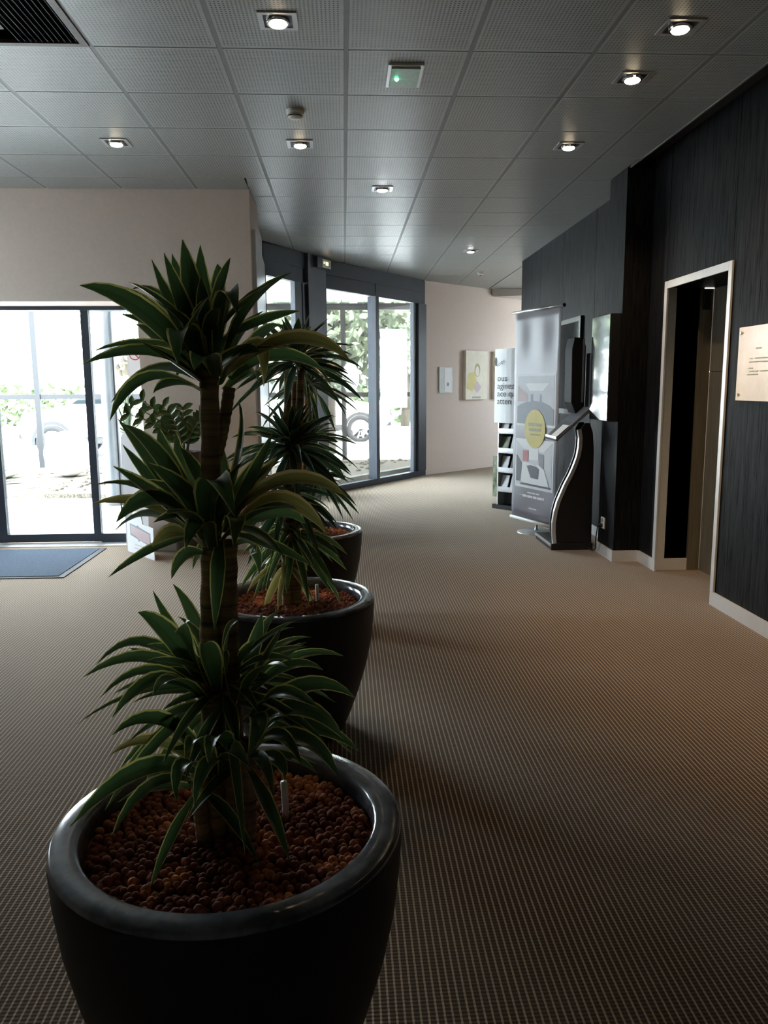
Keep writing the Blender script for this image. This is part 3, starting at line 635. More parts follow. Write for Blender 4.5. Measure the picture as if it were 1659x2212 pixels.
bplate('yellow_disc', ellipse(.385, .876, .172, .182, 40), 'yellow', 6)
M['oval_ink'] = plain('olive_grey_lettering', (.40, .38, .17), .5)
for v, h, segs in ((.90, .03, ((.28, .36), (.37, .43), (.44, .50))), (.855, .026, ((.29, .40), (.41, .49))), (.815, .014, ((.31, .36), (.37, .44), (.45, .48)))):
    q = MB()
    for a, b in segs: q.plate(FBn, rect(a, b, v, v+h), .0095, .0006)
    q.build('faint_lettering', 'oval_ink', ban)
bplate('thin_rule', rect(.02, .18, .225, .229), 'white_p', 0); bplate('thin_rule', rect(.60, .73, .222, .226), 'white_p', 0)
for v, h, segs in ((.213, .022, ((.19, .26), (.27, .36), (.37, .43), (.44, .52), (.53, .59))), (.255, .012, ((.27, .34), (.35, .40), (.41, .47))), (.105, .012, ((.30, .37), (.375, .43)))):
    q = MB()
    for a, b in segs: q.plate(FBn, rect(a, b, v, v+h), .001, .0008)
    q.build('small_lettering', 'white_p', ban)

# brochure rack ------------------------------------------------------------
ur = Vector((.365, -.45, 0)).normalized(); nr = Vector((ur.y, -ur.x, 0)); RO = Vector((1.735, 9.05, 0)); FR = frame(RO, ur, nr)
rk = thing('brochure_rack', tuple(FR(.26, 0, -.12)), 'white brochure display with bold dark lettering half hidden behind the banner', 'brochure rack')
boxF(MB(), FR, .0, .52, .0, .05, -.34, .06).build('base', 'black', rk); boxF(MB(), FR, .02, .50, .05, 1.76, -.10, -.07).build('back_board', 'alu_mid', rk)
hp = MB()
for i in range(9):
    u = -.03+.55*i/8; w = .01+.05*sin(pi*i/8)
    hp.v += [tuple(FR(u, .98, w)), tuple(FR(u, 1.80, w)), tuple(FR(u, .98, w-.006)), tuple(FR(u, 1.80, w-.006))]
for i in range(8):
    a = 4*i; hp.f += [(a, a+4, a+5, a+1), (a+2, a+3, a+7, a+6), (a, a+2, a+6, a+4), (a+1, a+5, a+7, a+3)]
hp.f += [(0, 1, 3, 2), (32, 34, 35, 33)]
hp.build('header_panel', 'white_p', rk, smooth=False)
M['ink2'] = plain('black_lettering', (.02, .02, .024), .5)
for i, tx in enumerate(('ous', 'aginez', 'ace qui', 'atten')): lettering(tx, FR, .055, 1.445-.085*i, .098, 'ink2', rk, off=.066)
lettering('scope', FR, .05, 1.60, .055, 'ink2', rk, off=.066, rot=.5)
MB().plate(FR, ellipse(-.005, 1.66, .018, .05, 20), .022, .002).build('portrait_print', 'grey_d', rk)
boxF(MB(), FR, -.03, .06, .13, .60, .0, .02).build('landscape_panel', 'green_p', rk)
for i, z in enumerate((.20, .42, .64, .86)): boxF(MB(), FR, .06, .50, z, z+.015, -.07, .05).build('shelf', 'alu', rk); boxF(MB(), FR, .06, .50, z, z+.06, .045, .05).build('shelf_lip', 'alu', rk)
for u in (.06, .485): boxF(MB(), FR, u, u+.015, .05, .98, -.07, .05).build('upright', 'alu', rk)
bcol = ['white_p', 'grey_l', 'white_p', 'black', 'green_p', 'white_p']
blab = ['white', 'pale grey', 'plain white', 'black', 'green', 'bright white']
n = 0
for i, z in enumerate((.216, .436, .656, .876)):
    for j, u in enumerate((.085, .225, .365)):
        c = (i*2+j) % 6
        if i == 3 and j == 2: continue
        lean = MB(); lean.v = [tuple(FR(u, z, .038)), tuple(FR(u+.105, z, .038)), tuple(FR(u+.105, z+.17, -.02)), tuple(FR(u, z+.17, -.02)), tuple(FR(u, z, .030)), tuple(FR(u+.105, z, .030)), tuple(FR(u+.105, z+.17, -.028)), tuple(FR(u, z+.17, -.028))]
        lean.f = [(0, 1, 2, 3), (7, 6, 5, 4), (0, 4, 5, 1), (1, 5, 6, 2), (2, 6, 7, 3), (3, 7, 4, 0)]
        tag(lean.build('brochure', bcol[c]), '%s brochure, %s in the %s shelf of the rack' % (blab[c], ('left', 'middle', 'right')[j], ('lowest', 'second', 'third', 'top')[i]), 'brochure', 'brochures in the display rack')

# pictures on the far wall -------------------------------------------------
FP = frame((B1[0], B1[1], 0), (PD.x, PD.y, 0), (PD.y, -PD.x, 0))
g1 = thing('wall_notice', tuple(FP(.49, 1.29, .01)), 'small pale green notice frame on the rose wall by the window', 'notice')
boxF(MB(), FP, .34, .66, 1.285, 1.69, .002, .02).build('frame_plate', 'diffuser', g1); boxF(MB(), FP, .46, .625, 1.30, 1.675, .02, .023).build('notice_sheet', 'white_p', g1); MB().plate(FP, ellipse(.545, 1.42, .03, .03, 16), .023, .001).build('printed_mark', 'grey_m', g1)
def canvas(s0, s1, label):
    t = thing('canvas_picture', tuple(FP((s0+s1)/2, 1.17, .03)), label, 'picture')
    boxF(MB(), FP, s0, s1, 1.168, 1.962, .003, .060).build('stretched_canvas', 'cream_p', t, bevel=.002)
    w = s1-s0
    MB().plate(FP, [(s0+.02, 1.35), (s0+.30*w, 1.30), (s0+.50*w, 1.48), (s0+.42*w, 1.62), (s0+.12*w, 1.60)], .0602, .0006).build('yellow_patch', 'yellow', t)
    MB().plate(FP, ellipse(s0+.53*w, 1.65, .075, .11, 24), .0606, .0006).build('ochre_oval', 'olive', t); MB().plate(FP, ellipse(s0+.53*w, 1.63, .052, .08, 24), .0612, .0006).build('cream_oval', 'cream_p', t)
    MB().plate(FP, [(s0+.35*w, 1.36), (s0+.52*w, 1.48), (s0+.72*w, 1.37), (s0+.53*w, 1.27)], .0606, .0006).build('rose_diamond', 'pinkl', t)
    MB().plate(FP, rect(s0+.3*w, s0+.7*w, 1.19, 1.215), .0606, .0006).build('grey_band', 'grey_m', t)
canvas(.95, 1.52, 'cream canvas picture with yellow and rose shapes on the rose wall')
canvas(1.73, 2.30, 'cream canvas picture partly hidden behind the brochure display')
# ================================================================== PLANTS
WT = [(0, .48), (.12, .60), (.35, 1.0), (.60, .88), (.80, .55), (.93, .24), (1.0, .03)]
def wprof(t):
    for (a, x), (b, y) in zip(WT, WT[1:]):
        if t <= b: return x+(y-x)*(t-a)/(b-a)
    return .03
def leaf_mesh(p0, c, p1, width, axis, fold=.28, nseg=9, twist=0.0, face=0.0):
    """lanceolate blade along a curved midrib, folded slightly along it"""
    p0, c, p1 = Vector(p0), Vector(c), Vector(p1); mb = MB(); mb.uv = []
    out = Vector((p1.x-axis[0], p1.y-axis[1], 0)); out = out.normalized() if out.length > 1e-4 else Vector((0, -1, 0))
    for i in range(nseg+1):
        t = i/nseg; p = p0*(1-t)**2 + c*2*t*(1-t) + p1*t*t; tg = ((c-p0)*(1-t) + (p1-c)*t).normalized()
        hint = Vector((0, -face, 1))-.7*out*(1-face*.5); side = tg.cross(hint)
        if side.length < .05: side = tg.cross(Vector((out.y, -out.x, .2)))
        side.normalize(); nrm = side.cross(tg)
        if nrm.z < 0 and abs(nrm.z) > .3 and nrm.dot(hint) < 0: nrm = -nrm
        a = twist*t; side, nrm = side*cos(a)+nrm*sin(a), nrm*cos(a)-side*sin(a)
        w = width*.5*wprof(t)
        mb.v += [tuple(p-side*w+nrm*w*fold*2), tuple(p-side*w*.5+nrm*w*fold*.7), tuple(p), tuple(p+side*w*.5+nrm*w*fold*.7), tuple(p+side*w+nrm*w*fold*2)]
        mb.uv += [(0, t), (.25, t), (.5, t), (.75, t), (1, t)]
        if i:
            k = 5*(i-1)
            mb.f += [(k+j, k+j+1, k+j+6, k+j+5) for j in range(4)]
    return mb
def pot(root, cx, cy, n=64):
    prof = [(.0, .004), (.19, .0), (.205, .012), (.238, .09), (.270, .18), (.302, .29), (.322, .39), (.332, .48), (.335, .545), (.334, .553)]
    MB().lathe(prof+[(.331, .556), (.30, .55), (.295, .53)], (cx, cy, 0), n, False).build('pot', 'pot', root, smooth=True)
    MB().lathe([(.334, .5535), (.333, .562), (.328, .566), (.287, .566), (.281, .562), (.278, .545), (.276, .47)], (cx, cy, 0), n, False).build('rim', 'rim', root, smooth=True)
    MB().lathe([(0.0, .52), (.277, .52), (.277, .50)], (cx, cy, 0), 40, False).build('soil', 'clay', root)
def stem(root, pts, r0, r1):
    q = []; rad = []; pts = [Vector(p) for p in pts]; N = 26
    for i in range(N+1):
        t = i/N*(len(pts)-1); k = min(int(t), len(pts)-2); f = t-k
        a, b = pts[max(k-1, 0)], pts[k]; c, d = pts[k+1], pts[min(k+2, len(pts)-1)]
        q.append(.5*((2*b)+(c-a)*f+(2*a-5*b+4*c-d)*f*f+(3*b-a-3*c+d)*f**3)); rad.append((r0+(r1-r0)*i/N)*(1.07 if i % 2 else .95))
    MB().tube(q, rad, 12).build('stem', 'bark', root, smooth=True)
def pebble_field(cx, cy, r, rad, zz, rng):
    pts = []; st = rad*1.72; ny = int(2*r/(st*.866))+2
    for j in range(ny):
        y = cy-r+j*st*.866
        for i in range(int(2*r/st)+2):
            x = cx-r+i*st+(st/2 if j % 2 else 0)
            px, py = x+rng.uniform(-.35, .35)*st, y+rng.uniform(-.35, .35)*st
            if math.hypot(px-cx, py-cy) < r-rad*.6: pts.append((px, py, zz+rng.uniform(-.25, .75)*rad, rad*rng.uniform(.72, 1.12)))
    return pts
rng = random.Random(3)
ICO = MB().ball((0, 0, 0), 1, 8, 6)
M['clay_o'] = bpy.data.materials.new('expanded_clay_pebble'); _t = NT(M['clay_o'])
_g = _t.n('ShaderNodeNewGeometry'); _n = _t.noise(_g.outputs['Position'], 7.5, 3); _n2 = _t.noise(_g.outputs['Position'], 90, 2)
_c = _t.ramp(_n, [(.44, (.27, .085, .048)), (.54, (.36, .115, .06)), (.60, (.85, .32, .14))])
_t.l(_t.mix(_t.math('MULTIPLY', _n2, .5), _c, (.16, .06, .038)), _t.b.inputs['Base Color']); _t.b.inputs['Roughness'].default_value = .9; _t.b.inputs['Specular IOR Level'].default_value = .25
def pebbles(root, cx, cy, rad, single):
    P = pebble_field(cx, cy, .272, rad, .526, rng)
    P.sort(key=lambda p: math.hypot(p[0], p[1]))
    first = None
    for p in P[:single]:
        if first is None:
            m = MB(); m.v = [tuple(Vector(v)*.0088) for v in ICO.v]; m.f = list(ICO.f); first = m
            m.v = [(v[0]+p[0], v[1]+p[1], v[2]+p[2]) for v in m.v]
            first = m.build('clay_pebble', 'clay_o', root, smooth=True, org=p[:3]); o = first
        else: o = dup(first, root, p[:3])
        s = p[3]/.0088; o.scale = (s, s*rng.uniform(.9, 1.1), s*.92); o.rotation_euler = (rng.uniform(0, 3), rng.uniform(0, 3), 0)
    big = MB()
    for p in P[single:]: big.ball(p[:3], p[3], 7, 5)
    o = big.build('clay_pebbles', 'clay_o', root, smooth=True); o['kind'] = 'stuff'
def marker(root, x, y, h=.075):
    MB().tube([(x, y, .50), (x-.004, y, .53+h)], .007, 10).build('water_gauge', 'whitep', root, smooth=True)

PLANT1=[(-0.24,1.46,1.438,-0.262,1.45,1.552,-0.281,1.48,1.658,0.04),(-0.235,1.46,1.438,-0.258,1.51,1.546,-0.257,1.52,1.655,0.036),(-0.25,1.46,1.438,-0.279,1.435,1.533,-0.304,1.43,1.627,0.034),
(-0.25,1.46,1.434,-0.307,1.51,1.511,-0.355,1.56,1.636,0.032),(-0.249,1.48,1.438,-0.297,1.57,1.557,-0.329,1.62,1.656,0.034),(-0.257,1.46,1.423,-0.338,1.39,1.562,-0.427,1.36,1.565,0.042),
(-0.258,1.46,1.43,-0.344,1.53,1.541,-0.403,1.56,1.585,0.034),(-0.27,1.51,1.46,-0.369,1.635,1.627,-0.427,1.66,1.587,0.026),(-0.215,1.46,1.438,-0.175,1.46,1.558,-0.091,1.46,1.598,0.038),
(-0.209,1.46,1.42,-0.077,1.39,1.524,0.011,1.36,1.443,0.036),(-0.251,1.46,1.405,-0.313,1.41,1.492,-0.431,1.36,1.439,0.034),(-0.252,1.46,1.389,-0.341,1.36,1.458,-0.386,1.34,1.347,0.03),
(-0.247,1.43,1.429,-0.261,1.335,1.489,-0.216,1.34,1.545,0.042),(-0.222,1.44,1.429,-0.186,1.35,1.623,-0.166,1.3,1.513,0.036),(-0.243,1.42,1.429,-0.26,1.27,1.546,-0.25,1.24,1.432,0.04),
(-0.224,1.46,1.43,-0.199,1.51,1.5,-0.15,1.56,1.542,0.034),(-0.212,1.48,1.434,-0.127,1.5,1.533,-0.146,1.48,1.401,0.03),(-0.209,1.49,1.43,-0.114,1.61,1.559,-0.12,1.61,1.495,0.03),
(-0.249,1.5,1.43,-0.236,1.58,1.551,-0.223,1.66,1.58,0.034),(-0.225,1.43,1.425,-0.179,1.355,1.453,-0.144,1.3,1.469,0.04),(-0.268,1.51,1.421,-0.351,1.56,1.504,-0.402,1.61,1.522,0.03),
(-0.255,1.46,1.405,-0.28,1.405,1.432,-0.349,1.41,1.48,0.034),(-0.218,1.46,1.405,-0.166,1.335,1.47,-0.135,1.31,1.455,0.036),(-0.248,1.44,1.393,-0.287,1.33,1.419,-0.314,1.34,1.39,0.028),
(-0.22,1.42,1.417,-0.214,1.24,1.473,-0.223,1.22,1.425,0.038),(-0.217,1.48,1.393,-0.16,1.52,1.461,-0.163,1.56,1.405,0.026),(-0.251,1.51,1.448,-0.227,1.565,1.597,-0.239,1.6,1.634,0.03),
(-0.206,1.49,1.413,-0.13,1.585,1.492,-0.038,1.58,1.431,0.032),(-0.268,1.51,1.414,-0.379,1.635,1.474,-0.474,1.66,1.37,0.028),(-0.263,1.44,1.135,-0.33,1.35,1.217,-0.374,1.3,1.275,0.046),
(-0.274,1.46,1.161,-0.349,1.5,1.309,-0.423,1.54,1.332,0.03),(-0.254,1.46,1.135,-0.353,1.53,1.272,-0.356,1.56,1.322,0.034),(-0.235,1.46,1.135,-0.156,1.44,1.324,-0.185,1.42,1.377,0.042),
(-0.22,1.46,1.13,-0.163,1.44,1.222,-0.126,1.42,1.319,0.042),(-0.227,1.46,1.135,-0.106,1.37,1.29,0.003,1.32,1.218,0.038),(-0.218,1.46,1.13,-0.11,1.35,1.262,-0.034,1.36,1.15,0.038),
(-0.269,1.46,1.131,-0.357,1.46,1.214,-0.46,1.46,1.192,0.026),(-0.266,1.44,1.135,-0.313,1.32,1.265,-0.368,1.28,1.187,0.04),(-0.264,1.44,1.113,-0.282,1.31,1.188,-0.319,1.3,1.142,0.032),
(-0.248,1.43,1.115,-0.221,1.275,1.338,-0.17,1.22,1.201,0.044),(-0.214,1.42,1.142,-0.167,1.29,1.223,-0.183,1.28,1.144,0.03),(-0.204,1.48,1.175,-0.169,1.53,1.223,-0.131,1.54,1.267,0.022),
(-0.273,1.48,1.127,-0.378,1.57,1.236,-0.508,1.62,1.206,0.024),(-0.257,1.5,1.128,-0.327,1.56,1.217,-0.338,1.62,1.314,0.034),(-0.245,1.48,1.131,-0.226,1.52,1.216,-0.239,1.56,1.29,0.036),
(-0.255,1.44,1.139,-0.274,1.44,1.211,-0.352,1.44,1.267,0.042),(-0.278,1.5,1.137,-0.378,1.59,1.204,-0.45,1.64,1.286,0.03),(-0.234,1.44,1.13,-0.196,1.35,1.273,-0.15,1.3,1.289,0.04),
(-0.216,1.49,1.129,-0.123,1.605,1.172,-0.083,1.62,1.122,0.032),(-0.222,1.44,1.125,-0.138,1.3,1.215,-0.077,1.24,1.21,0.036),(-0.258,1.43,1.124,-0.26,1.275,1.21,-0.274,1.22,1.208,0.036),
(-0.279,1.5,1.115,-0.392,1.62,1.19,-0.485,1.66,1.102,0.026),(-0.242,1.43,1.106,-0.236,1.285,1.23,-0.261,1.28,1.138,0.034),(-0.258,1.45,1.094,-0.291,1.395,1.127,-0.312,1.4,1.063,0.024),
(-0.215,1.48,1.104,-0.167,1.52,1.125,-0.174,1.56,1.031,0.026),(-0.29,1.52,1.143,-0.396,1.64,1.26,-0.467,1.68,1.336,0.026),(-0.275,1.46,0.84,-0.338,1.425,0.982,-0.377,1.41,1,0.038),
(-0.273,1.5,0.834,-0.349,1.54,0.917,-0.39,1.58,0.996,0.026),(-0.266,1.49,0.847,-0.298,1.555,0.957,-0.345,1.56,1.014,0.03),(-0.275,1.46,0.821,-0.365,1.46,0.953,-0.498,1.46,0.862,0.03),
(-0.281,1.49,0.809,-0.4,1.575,0.962,-0.519,1.6,0.836,0.03),(-0.272,1.44,0.82,-0.34,1.34,0.964,-0.424,1.32,0.876,0.03),(-0.271,1.43,0.815,-0.323,1.295,0.968,-0.388,1.26,0.865,0.034),
(-0.199,1.48,0.811,-0.105,1.58,0.885,-0.01,1.6,0.843,0.028),(-0.2,1.49,0.826,-0.146,1.565,0.9,-0.076,1.62,0.878,0.028),(-0.19,1.46,0.763,-0.069,1.41,0.902,0.012,1.4,0.832,0.036),
(-0.183,1.44,0.762,-0.072,1.31,0.898,-0.009,1.3,0.797,0.04),(-0.186,1.46,0.744,-0.062,1.44,0.788,0.019,1.42,0.717,0.036),(-0.208,1.48,0.811,-0.171,1.47,0.919,-0.165,1.5,0.966,0.036),
(-0.201,1.46,0.819,-0.131,1.41,0.919,-0.12,1.4,0.967,0.036),(-0.204,1.48,0.811,-0.135,1.52,0.872,-0.083,1.56,0.888,0.03),(-0.273,1.46,0.671,-0.33,1.36,0.87,-0.415,1.34,0.798,0.042),
(-0.269,1.44,0.671,-0.363,1.44,0.788,-0.453,1.44,0.713,0.03),(-0.262,1.44,0.642,-0.332,1.27,0.839,-0.454,1.22,0.697,0.042),(-0.252,1.43,0.628,-0.319,1.245,0.817,-0.382,1.2,0.69,0.036),
(-0.17,1.44,0.743,-0.057,1.28,0.834,-0.019,1.28,0.738,0.036),(-0.193,1.42,0.781,-0.119,1.22,0.902,-0.173,1.26,0.778,0.036),(-0.197,1.46,0.81,-0.11,1.45,0.912,-0.048,1.48,0.857,0.03),
(-0.254,1.44,0.829,-0.309,1.34,0.993,-0.267,1.32,1.009,0.038),(-0.22,1.44,0.828,-0.221,1.34,0.99,-0.185,1.32,1.008,0.038),(-0.242,1.42,0.836,-0.218,1.22,1.003,-0.219,1.18,1.014,0.04),
(-0.2,1.42,0.817,-0.151,1.27,0.962,-0.098,1.24,0.952,0.038),(-0.262,1.43,0.815,-0.288,1.245,0.966,-0.305,1.2,0.926,0.034),(-0.186,1.43,0.776,-0.123,1.275,0.93,-0.047,1.22,0.888,0.036),
(-0.251,1.43,0.666,-0.252,1.255,0.877,-0.273,1.26,0.788,0.038),(-0.213,1.42,0.707,-0.217,1.21,0.896,-0.224,1.2,0.808,0.04),(-0.255,1.43,0.657,-0.288,1.235,0.844,-0.282,1.22,0.736,0.034),
(-0.18,1.44,0.715,-0.117,1.29,0.85,-0.081,1.26,0.774,0.034),(-0.189,1.44,0.697,-0.103,1.3,0.784,-0.114,1.32,0.71,0.03),(-0.29,1.46,0.69,-0.344,1.44,0.781,-0.327,1.42,0.812,0.03),
(-0.284,1.5,0.67,-0.308,1.54,0.769,-0.344,1.58,0.795,0.03),(-0.178,1.51,0.741,-0.103,1.615,0.778,-0.053,1.66,0.746,0.03),(-0.183,1.51,0.711,-0.094,1.615,0.707,-0.034,1.66,0.67,0.03),
(-0.286,1.52,0.807,-0.397,1.63,0.84,-0.477,1.7,0.837,0.028),(-0.213,1.52,0.805,-0.185,1.61,0.903,-0.148,1.66,0.925,0.03),(-0.272,1.52,0.816,-0.304,1.61,0.897,-0.344,1.66,0.939,0.03),
(-0.222,1.42,0.689,-0.232,1.2,0.85,-0.253,1.22,0.727,0.034),(-0.205,1.42,0.689,-0.143,1.26,0.827,-0.129,1.26,0.717,0.03),(-0.238,1.41,0.676,-0.194,1.215,0.867,-0.158,1.2,0.798,0.034),
(-0.3,1.51,0.656,-0.407,1.625,0.711,-0.495,1.64,0.587,0.028),(-0.179,1.51,0.701,-0.104,1.595,0.702,-0.054,1.62,0.604,0.03)]
p1 = thing('potted_dracaena', (-.234, 1.46, 0), 'large yellow edged dracaena in the anthracite pot nearest the camera', 'potted plant', 'dracaenas in round anthracite pots')
pot(p1, -.234, 1.46); pebbles(p1, -.234, 1.46, .0098, 300); marker(p1, -.130, 1.525)
stem(p1, [(-.262, 1.46, .50), (-.262, 1.455, .75), (-.259, 1.46, .92), (-.250, 1.46, 1.10), (-.244, 1.46, 1.26), (-.241, 1.46, 1.44)], .021, .017)
stem(p1, [(-.222, 1.47, .50), (-.226, 1.47, .75), (-.228, 1.47, .92), (-.222, 1.47, 1.12)], .024, .019)
stem(p1, [(-.246, 1.462, 1.24), (-.226, 1.475, 1.31), (-.208, 1.48, 1.40)], .012, .011)
stem(p1, [(-.20, 1.44, .50), (-.195, 1.44, .62), (-.19, 1.44, .74)], .018, .014)
stem(p1, [(-.28, 1.44, .50), (-.285, 1.43, .60), (-.29, 1.43, .68)], .016, .012)
rl = random.Random(11)
for i, L in enumerate(PLANT1):
    yel = i in (9, 16, 34, 35, 36, 38, 41, 72)
    leaf_mesh(L[0:3], L[3:6], L[6:9], L[9]*(1.18 if i < 57 else .95), (-.24, 1.46), rl.uniform(.16, .30), 9, rl.uniform(-.45, .45), rl.uniform(.5, 1.1)).build('leaf', 'leafy' if yel else 'leaf', p1, smooth=True)
def rosette(root, c, n, length, width, rng, mat, el=(-.35, 1.35), droop=.45, nseg=8, face=.45):
    for i in range(n):
        az = i*2.39996+rng.uniform(-.25, .25); f = (i+.5)/n; e = el[1]+(el[0]-el[1])*f+rng.uniform(-.15, .15)
        ln = length*rng.uniform(.75, 1.12)*(1-.25*(1-f)); d = Vector((cos(az)*cos(e), sin(az)*cos(e), sin(e)))
        b = Vector(c)+Vector((cos(az)*.012, sin(az)*.012, .05*(.5-f)))
        mid = b+d*ln*.55; tip = b+d*ln+Vector((0, 0, -droop*ln*(.35+.65*cos(e))*rng.uniform(.6, 1.2)))
        leaf_mesh(b, mid, tip, width*rng.uniform(.8, 1.15), (c[0], c[1]), rng.uniform(.15, .3), nseg, rng.uniform(-.6, .6), face).build('leaf', mat, root, smooth=True)
rf = random.Random(5)
rosette(p1, (-.245, 1.46, 1.47), 16, .20, .030, rf, 'leaf', (.1, 1.3), .25); rosette(p1, (-.232, 1.465, 1.15), 16, .22, .030, rf, 'leaf', (-.3, 1.2), .3)
rosette(p1, (-.235, 1.46, .84), 26, .26, .024, rf, 'leaf', (-.4, 1.0), .4); rosette(p1, (-.235, 1.46, .82), 18, .20, .028, rf, 'leaf', (-.5, 1.1), .35); rosette(p1, (-.195, 1.44, .70), 12, .19, .028, rf, 'leaf', (-.5, 1.0), .4); rosette(p1, (-.29, 1.43, .655), 8, .17, .028, rf, 'leaf', (-.4, 1.0), .4)

p2 = thing('potted_dracaena', (-.225, 3.13, 0), 'narrow leaved dracaena in the middle anthracite pot of the row', 'potted plant', 'dracaenas in round anthracite pots')
pot(p2, -.225, 3.13, 56); pebbles(p2, -.225, 3.13, .0095, 0); marker(p2, -.118, 3.16)
for pts in ([(-.24, 3.12, .50), (-.235, 3.12, .80), (-.225, 3.12, 1.15), (-.215, 3.12, 1.45)], [(-.205, 3.13, .50), (-.20, 3.13, .85), (-.18, 3.13, 1.20), (-.165, 3.13, 1.47)], [(-.22, 3.16, .5), (-.215, 3.16, .8), (-.20, 3.16, 1.15), (-.19, 3.15, 1.42)]): stem(p2, pts, .022, .013)
rg = random.Random(21)
rosette(p2, (-.185, 3.13, 1.50), 60, .27, .033, rg, 'leaf2', (-.45, 1.25), .35)
rosette(p2, (-.21, 3.13, 1.17), 64, .27, .034, rg, 'leaf2', (-.55, 1.25), .35)
rosette(p2, (-.225, 3.13, .98), 34, .24, .032, rg, 'leaf2', (-.7, .7), .4)
rosette(p2, (-.215, 3.13, .82), 40, .23, .034, rg, 'leaf', (-.9, .7), .5)
rosette(p2, (-.24, 3.11, .70), 10, .18, .030, rg, 'leafy', (-.9, .2), .5)

p3 = thing('potted_dracaena', (-.240, 4.65, 0), 'narrow leaved dracaena in the farthest anthracite pot, mostly hidden', 'potted plant', 'dracaenas in round anthracite pots')
pot(p3, -.240, 4.65, 48); pebbles(p3, -.240, 4.65, .0105, 0)
for pts in ([(-.25, 4.64, .50), (-.24, 4.64, .85), (-.21, 4.64, 1.40)], [(-.22, 4.67, .50), (-.21, 4.66, .8), (-.17, 4.66, 1.30)]): stem(p3, pts, .022, .014)
rosette(p3, (-.20, 4.65, 1.42), 46, .30, .034, rg, 'leaf2', (-.45, 1.25), .4); rosette(p3, (-.20, 4.65, 1.10), 40, .28, .034, rg, 'leaf2', (-.5, 1.1), .4); rosette(p3, (-.16, 4.65, .86), 44, .26, .030, rg, 'leaf2', (-.7, 1.1), .45)

# ZZ plant in a tall planter by the entrance wall
z = thing('zz_plant', (-1.33, 6.66, 0), 'arching zz plant in a tall brown planter by the beige wall', 'potted plant')
MB().lathe([(.095, 0), (.10, .01), (.135, .86), (.135, .875), (.122, .875), (.118, .84), (0, .84)], (-1.33, 6.66, 0), 32).build('planter', 'brownpot', z, smooth=False)
rz = random.Random(9)
for az, ln, lean in ((2.8, .50, .75), (3.3, .52, .50), (2.5, .44, .35), (.4, .42, .45), (4.4, .40, .5), (5.6, .38, .55), (1.6, .4, .2), (3.7, .45, .9)):
    d = Vector((cos(az), sin(az)*.45, 0)); b = Vector((-1.33, 6.66, .84))+d*.03; pts = []
    for i in range(8): t = i/7; pts.append(b+d*ln*lean*t*t*1.1+Vector((0, 0, ln*t*(1-.25*lean*t))))
    MB().tube(pts, [.009-.0007*i for i in range(8)], 6).build('stalk', 'zzstem', z, smooth=True)
    for i in range(2, 8):
        for s in (-1, 1):
            p = pts[i]; tg = (pts[i]-pts[i-1]).normalized(); sd = tg.cross(Vector((0, -1, .2))).normalized()*s
            tip = p+sd*.085+tg*.045; leaf_mesh(p, p+sd*.045+tg*.035, tip, .050, (p.x, p.y), .15, 5, 0, 2.5).build('leaflet', 'zz', z, smooth=True)

# plain white standee and card beside the door
stn = thing('white_standee', (-1.85, 7.05, 0), 'plain white card cut-out standing beside the entrance door', 'cut-out')
FSd = frame((-1.96, 7.10, 0), (.93, -.36, 0), (-.36, -.93, 0))
MB().plate(FSd, [(0, 0), (.25, 0), (.25, .92), (.235, .99), (.19, 1.045), (.125, 1.065), (.06, 1.045), (.015, .99), (0, .92)], 0, .006).build('card_shape', 'white', stn)
MB().plate(FSd, rect(.08, .16, .0, .55), -.05, .05).build('back_strut', 'white', stn)
cd = thing('card_sign', (-1.72, 6.67, 0), 'low white card sign with a grey outlined title leaning by the door', 'card sign')
uc = Vector((.325, -.415, 0)); FCd = frame((-1.885, 6.875, 0), uc, (-.415, -.325, 0)); LC = uc.length
MB().plate(FCd, [(0, 0), (LC, 0), (LC, .265), (LC*.62, .275), (LC*.55, .36), (LC*.3, .37), (LC*.16, .285), (0, .275)], 0, .008).build('card', 'white', cd)
MB().plate(FCd, [(.07, .155), (.22, .135), (.24, .115), (.27, .13), (.47, .105), (.47, .215), (.27, .24), (.23, .255), (.2, .245), (.07, .255)], .0081, .0006).build('title_outline', 'grey_m', cd)
MB().plate(FCd, [(.085, .17), (.22, .15), (.25, .135), (.455, .12), (.455, .205), (.26, .225), (.085, .24)], .0088, .0006).build('title_field', 'pinkl', cd)
for a, b, v in ((.16, .36, .075), (.14, .42, .045)): MB().plate(FCd, rect(a, b, v, v+.012), .0081, .0006).build('small_lettering', 'grey_l', cd)
MB().plate(FCd, rect(.2, .3, 0, .2), -.08, .08).build('back_strut', 'white', cd)
# ================================================================== OUTSIDE
struct(MB().prism([(-60, -20), (60, -20), (60, 90), (-60, 90)], -.12, -.045).build('ground', 'pave'), 'pale paving outside')
struct(MB().box(-60, 60, 15.2, 24.0, -.045, -.035).build('ground_road', 'road'), 'pale parking road beyond the porch')
struct(MB().prism([(-7.5, 10.9), (-3.3, 10.6), (-2.2, 9.7), (-1.35, 9.5), (-.55, 10.9), (1.0, 13.1), (1.6, 14.2), (-7.5, 14.2)], -.045, .02).build('ground_gravel_bed', 'gravel'), 'sandy gravel bed outside the windows')
struct(MB().slab(along(B0, B1, -.2), along(B0, B1, LB+.4), .16, .28, -.045, .13).build('trim_kerb', 'curb'), 'concrete kerb outside the tall window')
struct(MB().prism([(-.70, 10.6), (-.45, 10.62), (1.05, 12.85), (1.35, 14.2), (-1.0, 14.2)], .02, .10).build('ground_gravel_heap', 'gravel'), 'banked gravel against the kerb')
gs = MB(); rs = random.Random(4)
